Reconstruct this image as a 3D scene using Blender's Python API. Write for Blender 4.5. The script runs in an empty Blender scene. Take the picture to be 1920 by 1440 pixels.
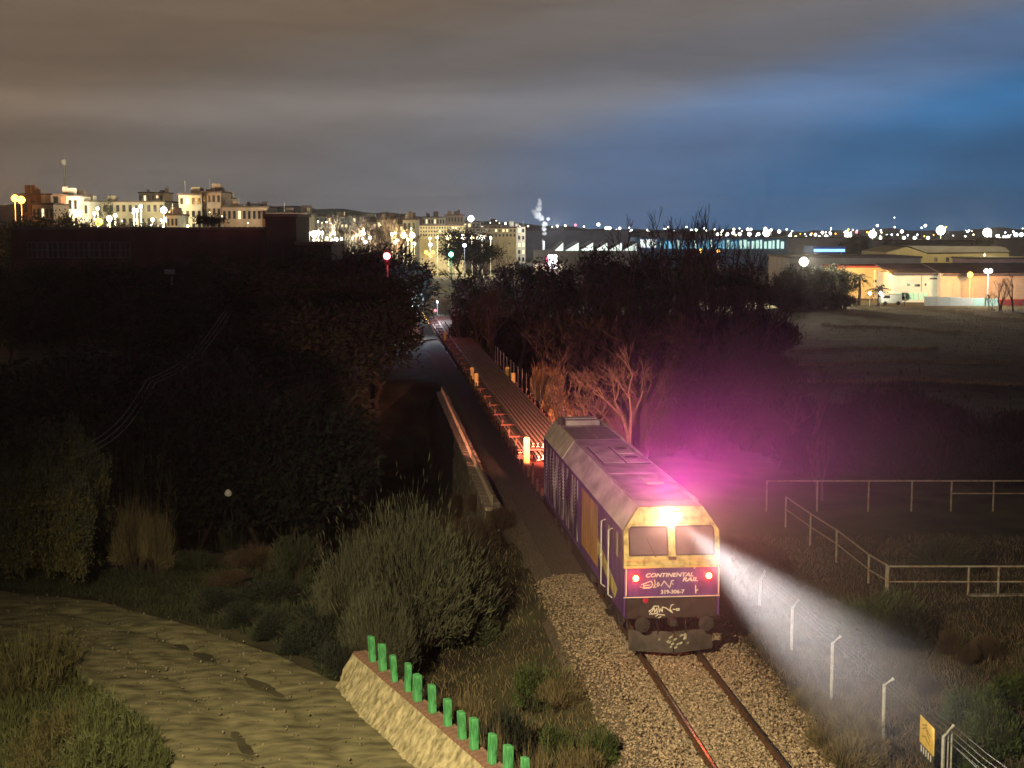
import bpy, math, random
import numpy as np
from mathutils import Vector, noise
R = math.radians
random.seed(7); rng = np.random.default_rng(7)
sc = bpy.context.scene
C = sc.collection

# ------------------------------------------------------------------ camera, sky, faint fill sun, exposure
H = 12.7; FPX = 2733.0; PITCH = math.atan2(720-428, FPX)
cam_d = bpy.data.cameras.new('camera'); cam = bpy.data.objects.new('camera', cam_d); C.objects.link(cam)
cam.location = (0, 0, H); cam.rotation_euler = (math.pi/2 - PITCH, 0, 0)
cam_d.sensor_width = 36; cam_d.lens = FPX/1920*36; cam_d.clip_start = 0.5; cam_d.clip_end = 9000
sc.camera = cam

world = bpy.data.worlds.new('World'); sc.world = world; world.use_nodes = True
nt = world.node_tree; nt.nodes.clear()
def wn(t, **k):
    n = nt.nodes.new(t)
    for a, v in k.items(): setattr(n, a, v)
    return n
wl = nt.links.new
tc = wn('ShaderNodeTexCoord'); sep = wn('ShaderNodeSeparateXYZ'); wl(tc.outputs['Generated'], sep.inputs[0])
mp = wn('ShaderNodeMapping'); mp.inputs['Scale'].default_value = (2.2, 2.2, 16); wl(tc.outputs['Generated'], mp.inputs[0])
nz = wn('ShaderNodeTexNoise'); nz.inputs['Scale'].default_value = 1.6; nz.inputs['Detail'].default_value = 5; nz.inputs['Roughness'].default_value = .55
wl(mp.outputs[0], nz.inputs['Vector'])
def wmath(op, a, b):
    n = wn('ShaderNodeMath', operation=op)
    for i, v in enumerate((a, b)):
        if isinstance(v, (int, float)): n.inputs[i].default_value = v
        else: wl(v, n.inputs[i])
    return n.outputs[0]
nc = wmath('SUBTRACT', nz.outputs['Fac'], .5)
xx = wmath('ADD', wmath('MULTIPLY_ADD', sep.outputs['X'], 1.35), wmath('MULTIPLY', nc, .12)) if False else wmath('ADD', wmath('MULTIPLY', sep.outputs['X'], 1.38), wmath('MULTIPLY', nc, .16))
xx = wmath('ADD', xx, .61)
xx = wmath('SUBTRACT', xx, wmath('MULTIPLY', wmath('MULTIPLY', sep.outputs['Z'], sep.outputs['Z']), 22.0))
def ramp(fac, stops):
    r = wn('ShaderNodeValToRGB'); e = r.color_ramp.elements
    while len(e) < len(stops): e.new(.5)
    for el, (p, c) in zip(e, stops): el.position = p; el.color = (*c, 1) if len(c) == 3 else c
    r.color_ramp.interpolation = 'EASE'; wl(fac, r.inputs[0]); return r.outputs[0]
hue = ramp(xx, [(0, (.165, .122, .086)), (.30, (.172, .153, .142)), (.5, (.165, .168, .188)), (.70, (.106, .18, .32)), (.9, (.035, .14, .31)), (1, (.03, .115, .25))])
zz = wmath('ADD', wmath('MULTIPLY', sep.outputs['Z'], 2.5), wmath('MULTIPLY', nc, .075))
g = lambda v: (v, v, v)
lum = ramp(zz, [(0, g(1.06)), (.07, g(1.0)), (.14, g(.90)), (.205, g(1.24)), (.27, g(.84)), (.36, g(.95)), (.62, g(.36)), (1, g(.12))])
mul = wn('ShaderNodeMix', data_type='RGBA', blend_type='MULTIPLY'); mul.inputs[0].default_value = 1
wl(hue, mul.inputs[6]); wl(lum, mul.inputs[7])
mp2 = wn('ShaderNodeMapping'); mp2.inputs['Scale'].default_value = (5, 5, 30); mp2.inputs['Rotation'].default_value = (0, R(2.5), 0); wl(tc.outputs['Generated'], mp2.inputs[0])
nz2 = wn('ShaderNodeTexNoise'); nz2.inputs['Scale'].default_value = 2.2; nz2.inputs['Detail'].default_value = 7; nz2.inputs['Roughness'].default_value = .6; nz2.inputs['Distortion'].default_value = .6; wl(mp2.outputs[0], nz2.inputs['Vector'])
bg = wn('ShaderNodeBackground'); wl(wmath('ADD', wmath('MULTIPLY', wmath('SUBTRACT', nz2.outputs['Fac'], .5), .42), 1.0), bg.inputs['Strength'])
wl(mul.outputs[2], bg.inputs['Color']); wo = wn('ShaderNodeOutputWorld'); wl(bg.outputs[0], wo.inputs[0])

sun_d = bpy.data.lights.new('fill_sun', 'SUN'); sun_d.energy = 0.02; sun_d.angle = R(15); sun_d.color = (1, .9, .75)
sun = bpy.data.objects.new('fill_sun', sun_d); C.objects.link(sun); sun.rotation_euler = (R(50), 0, R(-35))  # faint added fill from an unseen source, gives surfaces some shape

vs = sc.view_settings; vs.view_transform = 'Standard'; vs.look = 'None'; vs.exposure = 0; vs.gamma = 1; vs.use_curve_mapping = False
cy = sc.cycles; cy.use_denoising = True; cy.max_bounces = 3; cy.diffuse_bounces = 1; cy.glossy_bounces = 2; cy.volume_bounces = 0
cy.transparent_max_bounces = 4; cy.transmission_bounces = 2; cy.sample_clamp_indirect = 2; cy.caustics_reflective = False; cy.caustics_refractive = False
cy.use_light_tree = True; cy.use_adaptive_sampling = True; cy.adaptive_threshold = .03; cy.adaptive_min_samples = 16; cy.volume_step_rate = 2

# ------------------------------------------------------------------ pixel helpers (photo is 1920x1440)
cp, sp_ = math.cos(PITCH), math.sin(PITCH)
def ray(px, py):
    u = (720-py)/FPX
    return Vector(((px-960)/FPX, cp+u*sp_, -sp_+u*cp))
def atz(px, py, z=0.0):
    d = ray(px, py); return Vector((0, 0, H)) + d*((z-H)/d.z)
def aty(px, py, Y):
    d = ray(px, py); return Vector((0, 0, H)) + d*(Y/d.y)
TA = math.atan2(.0988, 1.0057)                       # heading of the track, left of straight ahead
F0 = atz(1258, 1225)                                 # rail level under the locomotive's nose
TU = Vector((-math.sin(TA), math.cos(TA), 0)); TN = Vector((math.cos(TA), math.sin(TA), 0))
def trk(n, l, z=0): return F0 + TN*n + TU*l + Vector((0, 0, z))
def to_trk(x, y):
    dx, dy = x-F0.x, y-F0.y
    return dx*TN.x+dy*TN.y, dx*TU.x+dy*TU.y

# ------------------------------------------------------------------ materials
MATS = {}
def mat(name, col, rough=.8, var=.25, scale=3.0, col2=None, bump=0.0, metal=0.0, stretch=(1, 1, 1), detail=5, spec=.3, contrast=None):
    if name in MATS: return MATS[name]
    m = bpy.data.materials.new(name); m.use_nodes = True; t = m.node_tree; b = t.nodes['Principled BSDF']
    b.inputs['Roughness'].default_value = rough; b.inputs['Metallic'].default_value = metal; b.inputs['Specular IOR Level'].default_value = spec
    c = t.nodes.new('ShaderNodeTexCoord'); mpn = t.nodes.new('ShaderNodeMapping'); mpn.inputs['Scale'].default_value = stretch
    n = t.nodes.new('ShaderNodeTexNoise'); n.inputs['Scale'].default_value = scale; n.inputs['Detail'].default_value = detail
    r = t.nodes.new('ShaderNodeValToRGB')
    lo, hi = contrast or (.3, .7)
    r.color_ramp.elements[0].position = lo; r.color_ramp.elements[1].position = hi
    a = tuple(x*(1-var) for x in col); z = col2 or tuple(min(1, x*(1+var)) for x in col)
    r.color_ramp.elements[0].color = (*a, 1); r.color_ramp.elements[1].color = (*z, 1)
    L = t.links.new
    L(c.outputs['Object'], mpn.inputs[0]); L(mpn.outputs[0], n.inputs['Vector']); L(n.outputs['Fac'], r.inputs[0]); L(r.outputs[0], b.inputs['Base Color'])
    if bump:
        bp = t.nodes.new('ShaderNodeBump'); bp.inputs['Strength'].default_value = bump; bp.inputs['Distance'].default_value = .05
        L(n.outputs['Fac'], bp.inputs['Height']); L(bp.outputs[0], b.inputs['Normal'])
    MATS[name] = m; return m
def emat(name, col, strength, sample='NONE'):
    if name in MATS: return MATS[name]
    m = bpy.data.materials.new(name); m.use_nodes = True; t = m.node_tree; b = t.nodes['Principled BSDF']
    b.inputs['Base Color'].default_value = (*[c*.5 for c in col], 1)
    n = t.nodes.new('ShaderNodeTexNoise'); n.inputs['Scale'].default_value = 2
    mr = t.nodes.new('ShaderNodeMapRange'); mr.inputs[3].default_value = strength*.85; mr.inputs[4].default_value = strength*1.15
    t.links.new(n.outputs['Fac'], mr.inputs[0]); t.links.new(mr.outputs[0], b.inputs['Emission Strength'])
    b.inputs['Emission Color'].default_value = (*col, 1)
    m.cycles.emission_sampling = sample
    MATS[name] = m; return m

# ------------------------------------------------------------------ mesh helpers
class MB:
    def __init__(s): s.v = []; s.f = []
    def add(s, vs, fs):
        o = len(s.v); s.v += [tuple(v) for v in vs]; s.f += [tuple(i+o for i in f) for f in fs]; return s
    def box(s, x0, x1, y0, y1, z0, z1):
        return s.add([(x0,y0,z0),(x1,y0,z0),(x1,y1,z0),(x0,y1,z0),(x0,y0,z1),(x1,y0,z1),(x1,y1,z1),(x0,y1,z1)],
                     [(0,3,2,1),(4,5,6,7),(0,1,5,4),(1,2,6,5),(2,3,7,6),(3,0,4,7)])
    def tube(s, pts, r, n=6, r2=None):
        pts = [Vector(p) for p in pts]; rings = []; k = len(pts)
        for i, p in enumerate(pts):
            d = (pts[min(i+1, k-1)]-pts[max(i-1, 0)]).normalized()
            a = d.cross(Vector((0, 0, 1)) if abs(d.z) < .9 else Vector((1, 0, 0))).normalized(); b = d.cross(a)
            rr = r if r2 is None else r+(r2-r)*i/(k-1)
            rings.append([p+(a*math.cos(2*math.pi*j/n)+b*math.sin(2*math.pi*j/n))*rr for j in range(n)])
        vs = [v for g_ in rings for v in g_]; fs = []
        for i in range(k-1):
            for j in range(n):
                fs.append((i*n+j, i*n+(j+1) % n, (i+1)*n+(j+1) % n, (i+1)*n+j))
        fs.append(tuple(range(n))[::-1]); fs.append(tuple((k-1)*n+j for j in range(n)))
        return s.add(vs, fs)
    def extrude(s, poly, a, b, axis='y'):        # poly of 2-D points extruded along an axis
        f = {'y': lambda p, t: (p[0], t, p[1]), 'z': lambda p, t: (p[0], p[1], t), 'x': lambda p, t: (t, p[0], p[1])}[axis]
        n = len(poly); vs = [f(p, a) for p in poly]+[f(p, b) for p in poly]
        fs = [(i, (i+1) % n, n+(i+1) % n, n+i) for i in range(n)]+[tuple(range(n))[::-1], tuple(range(n, 2*n))]
        return s.add(vs, fs)
    def lathe(s, prof, n=12, c=(0, 0, 0), axis='z'):
        vs = []; fs = []
        for r_, h in prof:
            for j in range(n):
                a = 2*math.pi*j/n; x, y = r_*math.cos(a), r_*math.sin(a)
                p = (x, y, h) if axis == 'z' else ((x, h, y) if axis == 'y' else (h, x, y))
                vs.append((p[0]+c[0], p[1]+c[1], p[2]+c[2]))
        k = len(prof)
        for i in range(k-1):
            for j in range(n): fs.append((i*n+j, i*n+(j+1) % n, (i+1)*n+(j+1) % n, (i+1)*n+j))
        fs.append(tuple(range(n))[::-1]); fs.append(tuple((k-1)*n+j for j in range(n)))
        return s.add(vs, fs)
    def ribbon(s, pts, w, y0, y1):               # flat stroke in the x-z plane, proud of y1
        for (x0, z0), (x1, z1) in zip(pts, pts[1:]):
            d = math.hypot(x1-x0, z1-z0) or 1e-6; ux, uz = (x1-x0)/d, (z1-z0)/d
            e = w*.35; ax, az = x0-ux*e, z0-uz*e; bx, bz = x1+ux*e, z1+uz*e; px, pz = -uz*w/2, ux*w/2
            s.extrude([(ax+px, az+pz), (bx+px, bz+pz), (bx-px, bz-pz), (ax-px, az-pz)], y0, y1)
        return s
    def mesh(s, name, m=None, smooth=False):
        me = bpy.data.meshes.new(name); me.from_pydata(s.v, [], s.f); me.update()
        if m: me.materials.append(m)
        if smooth: me.polygons.foreach_set('use_smooth', [True]*len(me.polygons))
        return me
    def build(s, name, m, parent=None, smooth=False, bevel=0):
        o = link(name, s.mesh(name, m, smooth), parent)
        if bevel:
            b = o.modifiers.new('bevel', 'BEVEL'); b.width = bevel; b.segments = 2; b.limit_method = 'ANGLE'
        return o
def link(name, data, parent=None, loc=None, rz=None):
    o = bpy.data.objects.new(name, data); C.objects.link(o)
    if parent: o.parent = parent
    if loc is not None: o.location = loc
    if rz is not None: o.rotation_euler = (0, 0, rz)
    return o
def npmesh(name, v, f, m, smooth=False):
    me = bpy.data.meshes.new(name); v = np.asarray(v, np.float32); f = np.asarray(f, np.int32); k = f.shape[1]
    me.vertices.add(len(v)); me.vertices.foreach_set('co', v.ravel())
    me.loops.add(f.size); me.loops.foreach_set('vertex_index', f.ravel())
    me.polygons.add(len(f)); me.polygons.foreach_set('loop_start', np.arange(0, f.size, k, dtype=np.int32))
    me.polygons.foreach_set('loop_total', np.full(len(f), k, np.int32))
    if smooth: me.polygons.foreach_set('use_smooth', np.ones(len(f), bool))
    me.update(calc_edges=True); me.materials.append(m); return me
def tag(o, label=None, cat=None, group=None, kind=None):
    if label: o['label'] = label
    if cat: o['category'] = cat
    if group: o['group'] = group
    if kind: o['kind'] = kind
    return o
def thing(name, label, cat, loc=(0, 0, 0), rz=0, group=None):
    return tag(link(name, None, None, loc, rz), label, cat, group)
def copy_tree(o, parent=None):
    c = o.copy(); C.objects.link(c); c.parent = parent
    for ch in list(o.children): copy_tree(ch, c)
    return c
def lamp_light(name, kind, loc, power, col, parent=None, radius=.1, aim=None, size=None, blend=.5):
    d = bpy.data.lights.new(name, kind); d.energy = power; d.color = col; d.shadow_soft_size = radius
    if kind == 'SPOT': d.spot_size = R(size); d.spot_blend = blend
    o = link(name, d, parent, loc)
    if aim is not None: o.rotation_euler = (Vector(aim)-Vector(loc)).to_track_quat('-Z', 'Y').to_euler()
    return o
def falloff(o, which, smooth):
    d = o.data; d.use_nodes = True; t = d.node_tree; e = t.nodes['Emission']; n = t.nodes.new('ShaderNodeLightFalloff')
    n.inputs['Strength'].default_value = 1; n.inputs['Smooth'].default_value = smooth; t.links.new(n.outputs[which], e.inputs['Strength'])
def text_mesh(body, x0, x1, z0, z1, y, shear=0, depth=.004, bold=.03):
    cu = bpy.data.curves.new('t', 'FONT'); cu.body = body; cu.shear = shear; cu.extrude = .004; cu.offset = bold; cu.resolution_u = 3
    o = bpy.data.objects.new('t', cu); C.objects.link(o); bpy.context.view_layer.update()
    me = bpy.data.meshes.new_from_object(o.evaluated_get(bpy.context.evaluated_depsgraph_get()))
    bpy.data.objects.remove(o)
    n = len(me.vertices); co = np.empty(n*3, np.float32); me.vertices.foreach_get('co', co); co = co.reshape(-1, 3)
    a, b = co.min(0), co.max(0); q = (co-a)/np.maximum(b-a, 1e-6)
    out = np.stack([x0+q[:, 0]*(x1-x0), y-depth*q[:, 2], z0+q[:, 1]*(z1-z0)], 1).astype(np.float32)
    me.vertices.foreach_set('co', out.ravel()); me.update(); me.materials.clear(); return me
def fbm(x, y, s, seed=0): return noise.fractal(Vector((x*s+seed*17.3, y*s-seed*9.1, seed*3.7)), 1, 2, 4)

# ------------------------------------------------------------------ palette
M_ground = mat('dry_soil', (.060, .047, .034), 1, .6, .5, col2=(.085, .08, .04), bump=.5, detail=9)
M_road = mat('packed_dirt', (.08, .075, .042), 1, .35, 2.4, col2=(.22, .20, .11), bump=.5, detail=14, stretch=(.5, 1.2, 1), contrast=(.3, .7))
M_ballast = mat('ballast_stone', (.13, .09, .06), .9, .6, 9, col2=(.54, .41, .29), detail=2)
M_bed = mat('trackbed', (.14, .11, .085), 1, .6, 14, bump=.8, detail=6)
M_rust = mat('rusty_steel', (.12, .06, .035), .7, .5, 8, metal=.3)
M_railhead = mat('polished_railhead', (.65, .6, .55), .22, .1, 5, metal=1)
M_conc = mat('weathered_concrete', (.30, .28, .24), .95, .3, 5, bump=.2)
M_stone = mat('old_masonry', (.24, .205, .155), .95, .5, 2.5, bump=.6)
M_pale = mat('pale_render', (.22, .19, .10), .95, .3, 7, col2=(.48, .42, .26), bump=.8, stretch=(1, 1, .45), detail=12)
M_brickc = mat('red_brick_coping', (.22, .13, .095), .9, .35, 6, bump=.3)
M_green = mat('green_paint', (.05, .24, .08), .8, .4, 9, col2=(.11, .42, .16), bump=.3, stretch=(1, 1, .35), spec=.2, detail=8)
M_galv = mat('galvanised_steel', (.50, .50, .46), .6, .2, 8, metal=.3)
M_oldpaint = mat('chipped_cream_paint', (.55, .50, .40), .7, .35, 6, col2=(.30, .17, .10), contrast=(.45, .62))
M_dark = mat('dark_underframe', (.035, .03, .028), .85, .4, 6, bump=.2)
M_black = mat('black_rubber', (.012, .012, .012), .7, .3, 5)
M_leaf = [mat('olive_leaf', (.038, .046, .022), .8, .5, 1.2), mat('dark_leaf', (.020, .026, .016), .85, .5, .8), mat('grey_leaf', (.075, .078, .045), .85, .45, 1.5),
          mat('green_leaf', (.052, .075, .022), .75, .5, 2), mat('rust_leaf', (.078, .052, .032), .85, .5, 1.4), mat('straw', (.16, .125, .065), .9, .45, 2), mat('dry_leaf_orange_lit', (.42, .24, .11), .85, .4, 1.5)]  # last leaf colour carries the orange lamplight on the wagon-side shrubs
M_bark = mat('bark', (.060, .045, .035), .95, .4, 6, bump=.4)
M_twig = mat('bare_twig', (.085, .058, .045), .95, .35, 4)
M_white = mat('white_paint', (.72, .70, .66), .6, .12, 3)

# ------------------------------------------------------------------ the ground sheet
def sm(a, b, x):
    t = min(1, max(0, (x-a)/(b-a))); return t*t*(3-2*t)
def gz(x, y):
    n, l = to_trk(x, y)
    z = -.55 + .22*fbm(x, y, .12, 1)*sm(10, 30, y) + .05*fbm(x, y, .9, 2)
    bed = 1-sm(2.3, 3.6, abs(n))
    if y < 400: z = z*(1-bed) + (-.42)*bed
    # ravine beyond the retaining wall, left of the line
    rav = sm(-3.3, -4.2, n)*sm(17, 23, l)*(1-sm(68, 84, l))*(1-sm(-34, -46, n))
    rav = rav*1.0
    z -= 5.6*rav
    lf = sm(-9.4, -11, n)*(1-sm(11, 19, l)); z = z*(1-lf)+(-.07+.05*fbm(x, y, .6, 21))*lf
    dip = sm(-3.0, -5.5, n)*(1-sm(-8, -10.5, n))*sm(-16, -10, l)*(1-sm(8, 16, l)); z -= .9*dip
    bank = sm(5.5, 8, n)*(1-sm(14, 20, n))*sm(-18, -8, l)*(1-sm(8, 22, l)); z += .45*bank
    if y > 150: z *= 1-sm(150, 300, y)*.8
    return z
def axis_lines(lo, hi, a, b, step, grow=1.16):
    m = list(np.arange(a, b+1e-6, step)); s = step; t = b
    while t < hi: s *= grow; t += s; m.append(min(t, hi))
    s = step; t = a
    while t > lo: s *= grow; t -= s; m.insert(0, max(t, lo))
    return sorted(set(m))
xs = axis_lines(-1400, 1400, -26, 26, .5); ys = axis_lines(-80, 2500, 24, 120, .5)
vv = [(x, y, gz(x, y)) for y in ys for x in xs]; W = len(xs)
ff = [(j*W+i, j*W+i+1, (j+1)*W+i+1, (j+1)*W+i) for j in range(len(ys)-1) for i in range(W-1)]
tag(link('ground', npmesh('ground', vv, ff, M_ground, True)), kind='structure')

# dirt road curving in from the left
redge = [(-160,1096),(0,1106),(180,1124),(400,1183),(520,1224),(650,1282),(740,1368),(830,1445),(960,1560)]
ledge = [(-200,1190),(-60,1200),(60,1216),(130,1248),(190,1300),(235,1352),(272,1405),(300,1460),(350,1600)]
def resample(p, k):
    p = np.array(p, float); d = np.r_[0, np.cumsum(np.hypot(*np.diff(p, axis=0).T))]; t = np.linspace(0, d[-1], k)
    return np.stack([np.interp(t, d, p[:, 0]), np.interp(t, d, p[:, 1])], 1)
K, Q = 170, 70
ra, la = resample(redge, K), resample(ledge, K)
vv = []
for i in range(K):
    a, b = atz(*ra[i], .03), atz(*la[i], .03)
    for q in range(Q):
        t = q/(Q-1); p = a.lerp(b, t)
        if q in (0, Q-1): p += Vector((fbm(p.x, p.y, 1.1, 5)*.35, fbm(p.x, p.y, 1.1, 6)*.35, -.75))
        rut = .01*math.sin(t*13+.6*fbm(p.x, p.y, .3, 7))
        vv.append((p.x, p.y, p.z + (.07*fbm(p.x, p.y, .5, 3)+.018*fbm(p.x*.35+p.y*.2, p.y*1.2-p.x*.5, 1.3, 11)-.07*math.exp(-((t-.30)/.045)**2)-.07*math.exp(-((t-.62)/.045)**2)+.008*fbm(p.x, p.y, 4, 12)+rut if 0 < q < Q-1 else 0)))
ff = [(i*Q+q, (i+1)*Q+q, (i+1)*Q+q+1, i*Q+q+1) for i in range(K-1) for q in range(Q-1)]
tag(link('dirt_road', npmesh('dirt_road', vv, ff, M_road, True)), kind='structure')

n = 1100; P = []
for _ in range(n):
    i = random.randrange(K); t = random.random(); a, b = atz(*ra[i], .03), atz(*la[i], .03); p = a.lerp(b, t); P.append((p.x+random.uniform(-.2, .2), p.y+random.uniform(-.2, .2), .05+.07*fbm(p.x, p.y, .5, 3)))
P = np.array(P); b6 = np.array([(1,0,0),(0,1,0),(-1,0,0),(0,-1,0),(0,0,1),(0,0,-1)], float)
v = b6[None]*rng.uniform(.5, 1.4, (n, 6, 1))*(rng.uniform(.12, .5, n)**2*.22+.008)[:, None, None]+P[:, None, :]
f = (np.array([(0,1,4),(1,2,4),(2,3,4),(3,0,4),(1,0,5),(2,1,5),(3,2,5),(0,3,5)])[None]+(np.arange(n)*6)[:, None, None]).reshape(-1, 3)
tag(link('road_stones', npmesh('road_stones', v.reshape(-1, 3), f, mat('road_pebble', (.15, .13, .09), .95, .5, 3))), 'loose stones scattered over the dirt road', 'stones', kind='stuff')

# low hills on the horizon
def hillmesh(Y, pts, name):
    p = resample(pts, 160); vv = []
    for i, (px, py) in enumerate(p):
        top = aty(px, py+2.5*fbm(px, 0, .02, 8)*2, Y)
        vv += [(top.x, Y-260, -1), (top.x, Y-90, max(0, top.z*.55)), (top.x, Y, max(.5, top.z)), (top.x, Y+140, -1)]
    f = [(i*4+j, (i+1)*4+j, (i+1)*4+j+1, i*4+j+1) for i in range(159) for j in range(3)]
    tag(link(name, npmesh(name, vv, f, mat('far_scrub', (.05, .045, .05), 1, .4, .02), True)), kind='structure')
hillmesh(2300, [(-500,380),(100,384),(420,386),(560,388),(700,397),(850,410),(1000,424),(1200,430),(1500,432),(1700,431),(1920,429),(2400,424)], 'hills')

# ------------------------------------------------------------------ railway track
tr = tag(link('railway_track', None, None, F0, TA), kind='structure')
def rail_prof(cx, s=1.0): return [(cx+a*s, b*s) for a, b in ((-.07,-.16),(.07,-.16),(.07,-.145),(.012,-.12),(.012,-.04),(.036,-.03),(.036,-.004),(-.036,-.004),(-.036,-.03),(-.012,-.04),(-.012,-.12),(-.07,-.145))]
for sx in (-.87, .87):
    o = MB().extrude(rail_prof(sx), -22, 190).build('rail', M_rust, tr)
    MB().box(sx-.034, sx+.034, -22, 190, -.0035, .001).build('rail_head', M_railhead, o)
sl = MB().box(-1.3, 1.3, -.12, .12, -.36, -.165).mesh('sleeper', M_conc)
for i in range(46):
    o = link('sleeper', sl, tr, (random.uniform(-.02, .02), -16+i*.6, -.012+random.uniform(-.014, .008)), random.uniform(-.012, .012))
bedm = MB()
for a, b in ((-22, 190),):
    bedm.extrude([(-3.2,-.60),(-2.2,-.225),(2.1,-.225),(3.1,-.60),(0,-.7)], a, b)
tag(bedm.build('ballast_bed', M_bed, tr))
# loose ballast stones
N = 64000
l_ = rng.uniform(-15, 11, N)**1; n_ = rng.normal(0, 1.55, N); keep = (n_ > -2.95) & (n_ < 3.2); l_, n_ = l_[keep], n_[keep]; N = len(l_)
onr = (np.abs(np.abs(n_)-.87) < .1); n_[onr] += .2
top = np.where(np.abs(n_) < 2.1, -.205, -.205-(np.abs(n_)-2.1)*.34)+.01; top = np.where(np.abs(n_) < .8, -.155, top)+rng.normal(0, .018, N)
sz = rng.uniform(.026, .062, N)
base = np.array([(1,0,0),(0,1,0),(-1,0,0),(0,-1,0),(0,0,1),(0,0,-1)], float)
ang = rng.uniform(0, 6.28, N); ca, sa = np.cos(ang), np.sin(ang)
v = base[None]*rng.uniform(.6, 1.3, (N, 6, 1))*sz[:, None, None]; v[:, :, 2] *= .8
vx = v[:, :, 0]*ca[:, None]-v[:, :, 1]*sa[:, None]+n_[:, None]; vy = v[:, :, 0]*sa[:, None]+v[:, :, 1]*ca[:, None]+l_[:, None]
vz = v[:, :, 2]+top[:, None]+rng.uniform(0, .02, (N, 1))
of = np.array([(0,1,4),(1,2,4),(2,3,4),(3,0,4),(1,0,5),(2,1,5),(3,2,5),(0,3,5)])
f = (of[None]+(np.arange(N)*6)[:, None, None]).reshape(-1, 3)
o = link('ballast_stones', npmesh('ballast_stones', np.stack([vx, vy, vz], 2).reshape(-1, 3), f, M_ballast), tr); o['kind'] = 'stuff'

# ------------------------------------------------------------------ locomotive
M_purple = mat('purple_paint', (.085, .04, .20), .55, .45, 3, col2=(.16, .075, .32), stretch=(1, 1, .35), detail=7)
M_yel = mat('faded_yellow_paint', (.36, .27, .06), .7, .35, 4, col2=(.70, .60, .24), detail=10, contrast=(.28, .55))
M_cream = mat('grimy_cream_roof_pink_lit', (.50, .38, .44), .75, .3, 1.6, col2=(.74, .60, .64), detail=8, stretch=(1, .5, 1))  # pink flare light on the cream roof is put into this colour
M_roofg = mat('roof_panel_grey_pink_lit', (.42, .29, .37), .8, .3, 1.3, col2=(.60, .44, .54), detail=8)  # grey panels carry the lilac cast of the flare in their colour
M_grille = mat('radiator_grille', (.10, .085, .075), .7, .35, 5)
M_orange = mat('ochre_panel_paint', (.50, .26, .08), .65, .3, 3, stretch=(1, 1, .3))
M_graf = mat('sprayed_graffiti', (.07, .035, .14), .55, .5, 1.9, col2=(.78, .70, .74), stretch=(1, 1.5, .28), detail=4, contrast=(.50, .62))
M_glassd = mat('cab_glass_glare', (.13, .105, .115), .08, .3, 2, spec=.6)  # mauve glare on the panes is put into the base colour
M_let = mat('white_lettering', (.82, .80, .76), .6, .12, 20)
M_tag = mat('spray_paint_white', (.78, .78, .66), .7, .12, 12)
loco = thing('locomotive', 'purple and yellow diesel locomotive with graffiti, headlight on, leading the train', 'locomotive', F0, TA)
LL = 20.0
sec = [(-1.45, 1.15), (-1.45, 3.72), (-.98, 4.42), (.98, 4.42), (1.45, 3.72), (1.45, 1.15)]
def fy(z): return 0 if z <= 2.98 else (z-2.98)*.20
# side walls
for s in (-1, 1):
    m_ = MB()
    zz_ = [1.15, 2.62, 2.98, 3.72]
    vs_ = [(s*1.45, fy(z), z) for z in zz_]+[(s*1.45, LL, z) for z in zz_]+[(s*1.40, fy(z), z) for z in zz_]+[(s*1.40, LL, z) for z in zz_]
    fs_ = [(i, i+1, 5+i, 4+i) for i in range(3)]+[(8+i, 12+i, 13+i, 9+i) for i in range(3)]+[(i, 8+i, 9+i, i+1) for i in range(3)]
    w_ = m_.add(vs_, fs_).build('side_wall', M_purple, loco)
    x0, x1 = sorted((s*1.452, s*1.462))
    for a, b, c, d, mm, nm in ((9.6, 19.6, 1.35, 3.6, M_graf, 'graffiti_panel'), (5.0, 8.6, 1.5, 3.55, M_orange, 'ochre_panel')):
        MB().box(x0, x1, a, b, c, d).build(nm, mm, w_)
    # cab door, its window and the louvred panels
    dr = MB().box(x0, x1+(.01 if s > 0 else 0), 2.2, 3.2, 1.5, 3.55).build('cab_door', M_purple, loco, bevel=.01)
    q0, q1 = sorted((s*1.472, s*1.476)); MB().box(q0, q1, 2.4, 3.0, 2.75, 3.4).build('window_pane', M_glassd, dr)
    MB().box(x0, x1, .55, 1.75, 2.75, 3.5).build('side_window', M_glassd, loco)
    for k in range(8):
        lv = MB()
        for j in range(9): lv.box(*sorted((s*1.464, s*1.485)), 10+k*1.18, 11+k*1.18, 2.2+j*.13, 2.26+j*.13)
        lv.build('louvre', M_graf, w_)
    # diagonal yellow stripe by the cab and yellow rim
    st = MB().extrude([(1.0, 1.75), (1.5, 1.35), (4.9, 2.0), (4.9, 2.5)], *sorted((s*1.463, s*1.47)), axis='x'); st.build('yellow_stripe', M_yel, w_)
    for yy in (1.95, 3.35):
        MB().tube([(s*1.47, yy, 3.45), (s*1.60, yy, 3.40), (s*1.60, yy, 1.35), (s*1.47, yy, 1.25)], .022, 6).build('handrail', M_white, loco)
    MB().tube([(s*1.40, -.07, 2.66), (s*1.40, -.12, 2.60), (s*1.40, -.12, 1.84), (s*1.40, -.05, 1.78)], .02, 6).build('corner_handrail', M_white, loco)
    for zst in (.55, .9): MB().box(*sorted((s*1.15, s*1.52)), 2.3, 3.1, zst, zst+.04).build('cab_step', M_dark, loco)
    MB().box(*sorted((s*1.38, s*1.43)), .2, LL, .98, 1.16).build('sole_bar', M_dark, loco)
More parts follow.
